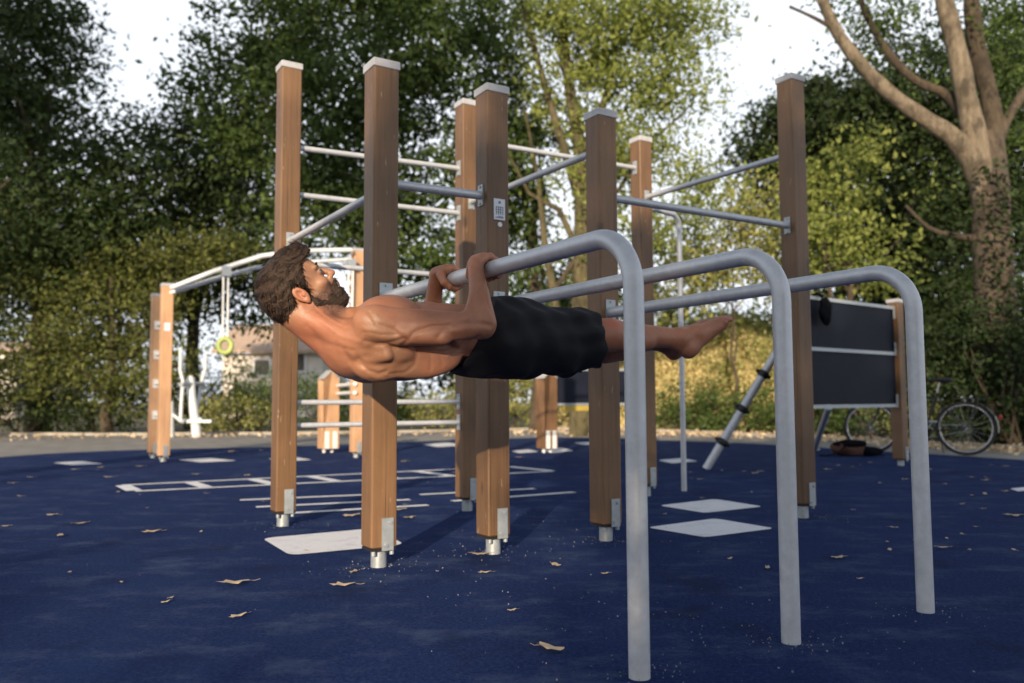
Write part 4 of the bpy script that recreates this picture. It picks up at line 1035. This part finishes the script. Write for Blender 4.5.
def strands(V, F, n, ln, wd, flow, lift, sel=None):
    Nn = normals(V, F); k = RNG.choice(len(V), n*3)
    if sel is not None: k = k[sel(V[k])]
    k = k[:n]; P = V[k]; Nk = Nn[k]; fl = flow(P)+.35*RNG.normal(size=P.shape); fl -= Nk*(fl*Nk).sum(1)[:, None]; fl /= np.linalg.norm(fl, axis=1)[:, None]+1e-9
    d = fl+Nk*(lift*RNG.random(len(P)))[:, None]; d /= np.linalg.norm(d, axis=1)[:, None]; sd_ = np.cross(d, Nk); sd_ /= np.linalg.norm(sd_, axis=1)[:, None]
    L = ln*(.6+.8*RNG.random(len(P)))[:, None]; a = P-Nk*.003; m = a+d*L*.55+Nk*L*.06; e = a+d*L-Nk*L*.10
    VV = np.stack([a-sd_*wd, a+sd_*wd, m+sd_*wd*.8, m-sd_*wd*.8, e+sd_*wd*.15, e-sd_*wd*.15], 1).reshape(-1, 3)
    i = np.arange(len(P))[:, None]*6; FF = np.concatenate([i+np.array([[0, 1, 2, 3]]), i+np.array([[3, 2, 4, 5]])])
    return VV, FF
def flow(P):
    r = P-HO; u_ = r@hu; f__ = r@hf
    return -hf[None, :]*(.6+.4*(u_[:, None] > .1))-hu[None, :]*np.where(u_ < .08, .8, .0)[:, None]
V2, F2 = strands(V, F, 6500, .026, .0015, flow, .14)
hr = put('hair', np.concatenate([V, V2]), np.concatenate([F, F2+len(V)]), 'hair', person)
Bd = Field((-.60, -.10, .90), (-.38, .10, 1.20), .0030)
for q in (1, -1):
    Bd.cap(H_(.004, -.022, q*.058), H_(.012, -.052, q*.053), .0125, .0150, k=.01)
    Bd.cap(H_(.012, -.052, q*.053), H_(.072, -.096, q*.018), .0165, .0185, k=.012)
    Bd.cap(H_(.060, -.060, q*.032), H_(.082, -.086, q*.014), .016, .020, k=.012)
    Bd.cap(H_(.116, -.025, q*.004), H_(.098, -.044, q*.026), .0080, .0090, k=.006)
    Bd.cap(H_(.114, -.064, q*.002), H_(.104, -.09, q*.008), .008, .016, k=.008)
    Bd.cap(H_(.090, -.044, q*.026), H_(.080, -.075, q*.022), .0080, .014, k=.008)
Bd.cap(H_(.098, -.064, -.02), H_(.098, -.064, .02), .016, .016, k=.01)
Bd.ell(H_(.086, -.094), (.026, .024, .026), HAX, k=.012)
G_ = np.meshgrid(*[(Bd.lo[k]+Bd.h*np.arange(Bd.n[k])).astype(np.float32) for k in range(3)], indexing='ij', sparse=True)
Bd.g = (Bd.g+.0016*np.sin(G_[0]*420+G_[1]*300)*np.sin(G_[2]*390+G_[1]*200)).astype(np.float32)
V, F = Bd.mesh(); del Bd
V2, F2 = strands(V, F, 2600, .011, .0007, lambda P: hf[None, :]*.4-hu[None, :]*.9+0*P, .8)
put('beard', np.concatenate([V, V2]), np.concatenate([F, F2+len(V)]), 'beardm', person)
M_['eyem'] = simple('eye', (.25, .22, .20), .3, var=.02); M_['iris'] = simple('iris', (.03, .02, .012), .15)
for q in (1, -1):
    b = MB(); c = H_(.0862, .0272, q*.0315); b.ball(W3(c), .0114, 14, 10); ey = b.build('eye', 'eyem', person)
    b = MB(); ax_ = W3(c+hf)-W3(c); b.ball(W3(c+hf*.0095), (.0052, .0052, .0052), 10, 8); b.build('iris', 'iris', ey)
    b = MB(); b.tube([W3(H_(.098, .050, q*.012)), W3(H_(.101, .0545, q*.028)), W3(H_(.090, .050, q*.047))], [.0032, .0042, .002], 6); b.build('eyebrow', 'beardm', person)
    b = MB(); b.tube([W3(H_(.0935, .0285, q*.020)), W3(H_(.0985, .0345, q*.0315)), W3(H_(.0915, .0285, q*.044))], [.002, .0034, .002], 8); b.build('eyelid', 'skin', person)
for a in SHADERS: unseen_shade_tree(*a)
# ------------------------------------------------------------ buildings
M_['plaster'] = simple('white_plaster', (.66, .62, .56), .8, vscale=2)
M_['tile'] = simple('roof_tile', (.44, .33, .25), .8, vscale=8, var=.2)
M_['glass'] = simple('dark_window', (.03, .035, .045), .15)
def house(label, x0, x1, d, zt, zr, wins):
    c = ((x0+x1)/2, d+3, 0); r = empty('house', c, label, 'house')
    b = MB(); b.box(((x0+x1)/2, d+3, zt/2), ((x1-x0)/2, 3, zt/2)); w = b.build('wall', 'plaster', r)
    b = MB(); y0, y1 = d-.4, d+6.4; ym = d+3
    V = [(x0-.4, y0, zt), (x1+.4, y0, zt), (x1+.4, ym, zr), (x0-.4, ym, zr), (x0-.4, y1, zt), (x1+.4, y1, zt)]
    V += [(x, y, z+.15) for x, y, z in V]
    b.add(V, [(0, 1, 2, 3), (3, 2, 5, 4), (9, 8, 7, 6), (10, 11, 8, 9), (0, 6, 7, 1), (4, 5, 11, 10), (0, 3, 9, 6), (3, 4, 10, 9), (1, 7, 8, 2), (2, 8, 11, 5)]); b.build('roof', 'tile', r)
    for wx, wz, ww, wh in wins:
        b = MB(); 
        for s_ in (-1, 1): b.box((wx+s_*ww, d-.03, wz), (.05, .04, wh+.05)); b.box((wx, d-.03, wz+s_*wh), (ww-.05, .04, .05))
        f = b.build('window', 'white', r); b = MB(); b.box((wx, d-.02, wz), (ww-.05, .012, wh-.05)); b.build('pane', 'glass', f)
d = 40
house('small white house with a tan tiled roof seen between the posts at the left', X_(222, d), X_(322, d), d, Zy(352, d), Zy(318, d-1), [(X_(296, d), Zy(361, d), .45, .45), (X_(262, d), Zy(366, d), .4, .4)])
house('white building with a dark window at the far left edge', X_(-60, d), X_(16, d), d, Zy(350, d), Zy(338, d), [(X_(5, d), Zy(362, d), .5, .3)])
# ------------------------------------------------------------ cross trainer
q = gnd(205, 436.5); k = q.y/FPX
xt = empty('cross_trainer', q, 'pale grey outdoor cross trainer on the path between the twin posts and the second post', 'fitness machine')
def at2(px, py, dd=0): return Vector((X_(px, q.y+dd), q.y+dd, Zy(py, q.y)+.02))
b = MB(); b.tube([at2(198, 438), at2(197, 425), at2(192, 395), at2(190.5, 378), at2(190, 375)], [.105, .10, .09, .085, .05], 14); b.build('column', 'xgrey', xt)
for dd, L in ((-.3, [(180, 348), (180, 370), (183, 380), (182, 400), (181.5, 420)]), (.3, [(205, 352), (205, 368), (201, 382), (199, 400), (196, 420)])):
    b = MB(); b.tube([at2(x, y, dd) for x, y in L], .035, 10); b.build('handle', 'xgrey', xt)
b = MB(); b.tube([at2(181, 384, -.35), at2(203, 382, .35)], .05, 10); b.build('axle', 'plate', xt)
b = MB(); b.tube([at2(172, 412), at2(182, 420), at2(203, 418)], .05, 8); b.box(at2(200, 420), (.3, .14, .03)); b.build('pedal', 'plate', xt)
b = MB(); b.tube([at2(170, 436), at2(170, 415), at2(171, 400)], [.12, .10, .06], 12); b.box(at2(169, 437.5), (.2, .2, .02)); b.build('wheel_housing', 'white', xt)
# ------------------------------------------------------------ bicycle
g0 = gnd(967, 455.5); g1 = gnd(880, 453.5)
g1 = g0+(g1-g0).normalized()*1.09
bk = empty('bicycle', g0, 'black city bicycle parked at the path edge behind the climbing wall', 'bicycle')
f_ = (g1-g0).normalized(); s_ = Vector((-f_.y, f_.x, 0))
R = .335
def wheel(c, nm):
    b = MB(); c = c+ZZ*R
    pts = [c+f_*(R-.018)*math.cos(a)+ZZ*(R-.018)*math.sin(a) for a in [i*math.pi/20 for i in range(41)]]
    b.tube(pts, .019, 8, False); w = b.build('wheel', 'black', bk)
    b = MB(); pts = [c+f_*(R-.042)*math.cos(a)+ZZ*(R-.042)*math.sin(a) for a in [i*math.pi/20 for i in range(41)]]
    b.tube(pts, .010, 6, False); b.build('rim', 'chrome', w)
    b = MB()
    for i in range(18):
        a = i*math.pi/9; b.tube([c+s_*(.02*(-1)**i), c+f_*(R-.045)*math.cos(a)+ZZ*(R-.045)*math.sin(a)], .0016, 4, False)
    b.tube([c-s_*.04, c+s_*.04], .02, 8); b.build('spokes', 'chrome', w)
wheel(g0, 'r'); wheel(g1, 'f')
A0 = g0+ZZ*R; A1 = g1+ZZ*R; BB = g0+f_*.46+ZZ*.29; ST = g0+f_*.30+ZZ*.78; HD = g0+f_*.92+ZZ*.86; HL = g0+f_*.96+ZZ*.70
b = MB()
for P, r in (([BB, ST], .017), ([BB, HL], .019), ([ST-ZZ*.08, HD], .016), ([HD+ZZ*.04, HL], .02), ([HL, HL.lerp(A1, .5)+f_*-.01, A1], .014)): b.tube(P, r, 8)
for e in (-.05, .05): b.tube([BB+s_*e*.6, A0+s_*e], .009, 6); b.tube([ST-ZZ*.1+s_*e*.4, A0+s_*e], .008, 6)
b.build('frame', 'bikepaint', bk)
b = MB(); b.tube([ST, ST+ZZ*.13-f_*.03], .013, 8); b.build('seat_post', 'chrome', bk)
b = MB(); sc = ST+ZZ*.16-f_*.04; b.ball(sc-f_*.05, (.10, .085, .035), 12, 8, (f_, s_, ZZ)); b.ball(sc+f_*.08, (.10, .035, .025), 10, 6, (f_, s_, ZZ)); b.build('saddle', 'black', bk)
b = MB(); top = HD+ZZ*.17; b.tube([HD, top, top+f_*.03], .012, 8); b.tube([top+s_*.28-f_*.18, top+s_*.26-f_*.05, top+s_*.1+f_*.03, top-s_*.1+f_*.03, top-s_*.26-f_*.05, top-s_*.28-f_*.18], .011, 8); b.build('handlebar', 'chrome', bk)
b = MB(); V = []; F = []
for j in range(15):
    a = math.radians(20+j*11); c = A0-f_*(R+.025)*math.cos(a)+ZZ*(R+.025)*math.sin(a) if False else A0+(-f_)*math.cos(math.radians(-8+j*11))*(R+.022)+ZZ*math.sin(math.radians(-8+j*11))*(R+.022)
    for e in (-.028, 0, .028): V.append(c+s_*e+(c-A0).normalized()*(-.008 if e else 0))
for j in range(14):
    for k in range(2): F.append((j*3+k, j*3+k+1, (j+1)*3+k+1, (j+1)*3+k))
b.add(V, F, True); mg = b.build('mudguard', 'bikepaint', bk)
b = MB(); b.add([v+(v-A0).normalized()*.004 for v in V[:12]], F[:6], True); b.build('white_tip', 'white', mg)
b = MB(); c = A0+(-f_)*(R+.045)+ZZ*.14; b.ball(c, (.02, .02, .032), 8, 6); b.build('rear_light', 'red', bk)
b = MB(); b.box(A0+ZZ*.37-f_*.05, (.19, .065, .008), (f_, s_, ZZ)); b.tube([A0+s_*.06, A0+ZZ*.37-f_*.16+s_*.06], .006, 6); b.tube([A0-s_*.06, A0+ZZ*.37-f_*.16-s_*.06], .006, 6); b.build('rack', 'bikepaint', bk)
b = MB(); b.tube([BB-s_*.06, BB+s_*.06], .016, 8); b.tube([BB-s_*.065, BB-s_*.065+f_*.10-ZZ*.13], .009, 6); b.tube([BB+s_*.065, BB+s_*.065-f_*.10+ZZ*.13], .009, 6); b.box(BB-s_*.11+f_*.10-ZZ*.13, (.05, .04, .012), (f_, s_, ZZ)); b.box(BB+s_*.11-f_*.10+ZZ*.13, (.05, .04, .012), (f_, s_, ZZ)); b.build('crank', 'plate', bk)
b = MB()
pts = [BB-s_*.045+(f_*math.cos(a)+ZZ*math.sin(a))*.09 for a in [i*math.pi/12 for i in range(25)]]
b.tube(pts, .006, 6, False); b.tube([BB-s_*.045+ZZ*.09, A0-s_*.045+ZZ*.035], .005, 5); b.tube([BB-s_*.045-ZZ*.09, A0-s_*.045-ZZ*.035], .005, 5); b.build('chain', 'plate', bk)
b = MB(); b.tube([g0+f_*.30-s_*.05+ZZ*.26, g0+f_*.26-s_*.22+ZZ*.01], .010, 6); b.build('kickstand', 'chrome', bk)
# ------------------------------------------------------------ bag and jacket
from mathutils import noise as mn
def lumpy(name, c, r, m, parent, amp=.25, f=5, ax=None, seed=0):
    b = MB(); b.ball((0, 0, 0), r, 28, 18)
    V = []
    for v in b.v:
        v = Vector(v); d_ = mn.noise(v*f+Vector((seed, 0, 0)))*amp+mn.noise(v*f*2.7)*amp*.5
        v = v*(1+d_); 
        V.append(v)
    X, Y, Z = ax or (Vector((1, 0, 0)), Vector((0, 1, 0)), ZZ)
    b.v = [Vector(c)+X*v.x+Y*v.y+Z*v.z for v in V]
    for i, v in enumerate(b.v):
        if v.z < .004 and c[2] < .5: v.z = .004+random.random()*.003
    return b.build(name, m, parent)
g_ = gnd(852, 456); bg = empty('backpack', g_, 'crumpled brown and black backpack lying on the blue surface under the climbing wall', 'bag')
lumpy('body', g_+Vector((0, .05, .085)), (.21, .15, .115), 'bagbrown', bg, .35, 6)
lumpy('flap', g_+Vector((.24, .05, .055)), (.16, .13, .065), 'jacket', bg, .35, 7, seed=4)
lumpy('lining', g_+Vector((-.02, .03, .155)), (.19, .12, .045), 'jacket', bg, .4, 7, seed=9)
b = MB(); b.tube([g_+Vector(p) for p in ((-.12, -.1, .12), (-.24, -.16, .05), (-.34, -.12, .012), (-.42, -.05, .012))], .013, 6, sy=.5); b.tube([g_+Vector(p) for p in ((.1, -.1, .15), (.2, -.17, .06), (.34, -.12, .012))], .013, 6, sy=.5); b.build('strap', 'jacket', bg)
c = cW1+(cW2-cW1).normalized()*.30+WN*.085+ZZ*1.56
jk = empty('hanging_jacket', c, 'black garment hung over the top left corner of the dark climbing wall', 'jacket')
lumpy('cloth', c, (.085, .05, .14), 'jacket', jk, .35, 10, (WT, WN, ZZ), 2)
b = MB(); b.tube([c+ZZ*.13-WN*.02, c+ZZ*.165-WN*.08, c+ZZ*.15-WN*.13], .018, 6); b.build('loop', 'jacket', jk)
# ------------------------------------------------------------ fallen leaves
def leaf_mesh(seed):
    rnd = random.Random(seed); b = MB(); n = 14; V = [(0, 0, .012)]
    for i in range(n):
        a = 2*math.pi*i/n; r = (.5+.5*abs(math.cos(a*1.0)))*(.8+.4*(i % 2)*rnd.random()+.15*rnd.random())
        V.append((math.cos(a)*r*.06, math.sin(a)*r*.035, .004+.022*rnd.random()*(abs(math.cos(a)))))
    b.add(V, [(0, 1+i, 1+(i+1) % n) for i in range(n)], True)
    b.tube([(.055, 0, .010), (.075, .006, .006), (.095, .004, .012)], .0012, 4)
    b.v = [tuple(v) for v in b.v]; o = b.build('fallen_leaf', 'lf_dead'); return o
protos = [leaf_mesh(i) for i in range(4)]
LEAF = [(235, 585, 1.5, 'largest pale folded leaf lying in the left foreground', .4), (344, 587, 1.25, 'whitish crumpled leaf in front of the near left post', 0), (52, 516, 1, 0, 0), (78, 525, 1.2, 0, 1), (60, 537, 1, 0, 2), (152, 533, 1.2, 0, .5), (552, 651, 1.1, 'curled pale leaf with a stalk at the bottom middle', 2.6), (478, 556, 1.3, 'tan leaf touching the foot of the second near post', .3), (556, 567, 1, 0, 1.9), (485, 574, .7, 0, .2), (838, 559, .9, 0, .3), (941, 549, .95, 'pale leaf right of the rightmost bent bar leg', .1), (1014, 517, 1.5, 'long brown leaf at the right edge', 0), (238, 618, .8, 0, .9), (351, 517, 1.6, 'broad tan leaf on the lines beside the near left post', .1), (400, 511, 1.3, 0, 3), (409, 519, 1.2, 0, 1), (75, 470, 1, 0, 0), (100, 468, 1, 0, 1), (108, 478, 1.3, 0, .2), (118, 493, .9, 0, 2), (140, 467, 1.1, 0, .3), (232, 452, 1.6, 0, .2), (262, 451, 1.6, 0, 2.2), (196, 475, 1.1, 0, .8), (247, 476, 1, 0, 1.2), (404, 462, 1.3, 0, .2), (30, 478, 1, 0, .2), (12, 484, 1, 0, 1), (519, 458, 1.2, 0, .2), (760, 472, .9, 0, 0), (743, 472, .9, 0, .5), (722, 471, .8, 0, 1.5), (755, 474, 1.2, 'pinkish upturned leaf near the slanting ringed pole', .7), (985, 481, 1, 0, .2), (970, 478, 1, 0, .2), (945, 485, .8, 0, .8), (985, 495, 1, 0, 1.2), (1005, 492, .8, 0, 0), (870, 463, .9, 0, .4), (880, 484, .8, 0, 1.4), (828, 470, .9, 0, 2.4), (930, 470, .9, 0, 1), (1005, 467, 1.1, 0, 0), (690, 473, .7, 0, 1), (700, 480, .7, 0, 0), (838, 466, .8, 0, .7), (655, 452, 1, 0, 0), (780, 462, .8, 0, 1.4), (905, 480, .8, 0, .1), (512, 612, .5, 0, .5), (170, 600, .5, 0, 1.5), (665, 515, .5, 0, 1), (730, 560, .5, 0, 1), (605, 575, .5, 0, .3), (20, 497, .7, 0, 0), (180, 490, .6, 0, 1)]
for i in range(46):
    px = random.choice((random.uniform(0, 620), random.uniform(660, 1020))); py = 462+random.random()**1.8*150; LEAF.append((px, py, .35+.4*random.random(), 0, random.uniform(0, 6)))
for i, (px, py, sc, lab, rz) in enumerate(LEAF):
    if i < 4: o = protos[i]
    else: o = protos[i % 4].copy(); COL.objects.link(o)
    g_ = gnd(px, py, 0); o.location = (g_.x, g_.y, .006); o.rotation_euler = (0, 0, rz); o.scale = (sc*.66, sc*.66, sc*.5)
    tag(o, lab or 'small dry leaf lying among others on the blue rubber surface', 'leaf', 'fallen leaves on the blue surface')
# loose pale grit gathered round the feet of poles and posts
pts = []
for (c_, n_, r_) in [(Vector((.803, 2.473, 0)), 420, .12), (Vector((.319, 2.175, 0)), 200, .10), (Vector((1.362, 2.818, 0)), 180, .10), (PV['A'], 420, .16), (PV['B'], 320, .14), (PV['C'], 260, .13), (PV['D'], 150, .13), (PV['F'], 160, .12), (Vector((.45, 2.75, 0)), 300, .35), (Vector((-.2, 3.2, 0)), 160, .5), (Vector((.2, 5.0, 0)), 160, .5)]:
    for i in range(n_//4):
        a = random.uniform(0, 6.283); r = abs(random.gauss(0, r_*1.1))+.03; pts.append((c_.x+math.cos(a)*r*1.3, c_.y+math.sin(a)*r, .004))
V, F = leaves(np.array(pts), .0062, 0, .8); V[:, 2] = np.clip(V[:, 2], .001, .008)
M_['grit'] = simple('pale_grit', (.19, .20, .24), .9)
tag(fast_mesh('loose_grit', V, F, 'grit'), 'pale sandy grit scattered round the feet of the posts', 'grit', kind='stuff')
# ------------------------------------------------------------ light
w = bpy.data.worlds.new('World'); S.world = w; w.use_nodes = True; nt = w.node_tree
sky = nt.nodes.new('ShaderNodeTexSky'); sky.sky_type = 'NISHITA'; sky.sun_disc = False
sky.sun_elevation = math.radians(SUN_EL); sky.sun_rotation = math.radians(90-SUN_AZ)
sky.air_density = 1.0; sky.dust_density = 2.5; sky.ozone_density = 1.0
bgn = nt.nodes['Background']; bgn.inputs[1].default_value = SKY
tc = N(nt, 'ShaderNodeTexCoord'); mp = N(nt, 'ShaderNodeMapping'); mp.inputs['Scale'].default_value = (1, 1, 2.5); nt.links.new(tc.outputs['Generated'], mp.inputs[0])
nn_ = noise(nt, mp.outputs[0], 1.6, 5, .5)
sx = N(nt, 'ShaderNodeSeparateXYZ'); nt.links.new(tc.outputs['Generated'], sx.inputs[0])
fz = ramp(nt, sx.outputs[2], [(.42, (1,)*3), (.72, (.12,)*3)])
cl = mix(nt, mix(nt, 1.0, fz, ramp(nt, nn_, [(.28, (.7,)*3), (.62, (1,)*3)]), 'MULTIPLY'), sky.outputs[0], CLOUD)
nt.links.new(cl, bgn.inputs[0])
sl = bpy.data.lights.new('sun', 'SUN'); so = bpy.data.objects.new('sun', sl); COL.objects.link(so)
sl.energy = SUN; sl.angle = math.radians(.6); sl.color = (1, .80, .58)
el = math.radians(SUN_EL); dv = Vector((math.cos(AZ)*math.cos(el), math.sin(AZ)*math.cos(el), math.sin(el)))
so.rotation_euler = dv.to_track_quat('Z', 'Y').to_euler()
S.view_settings.view_transform = 'Standard'; S.view_settings.look = 'None'; S.view_settings.exposure = EXPO; S.view_settings.gamma = 1
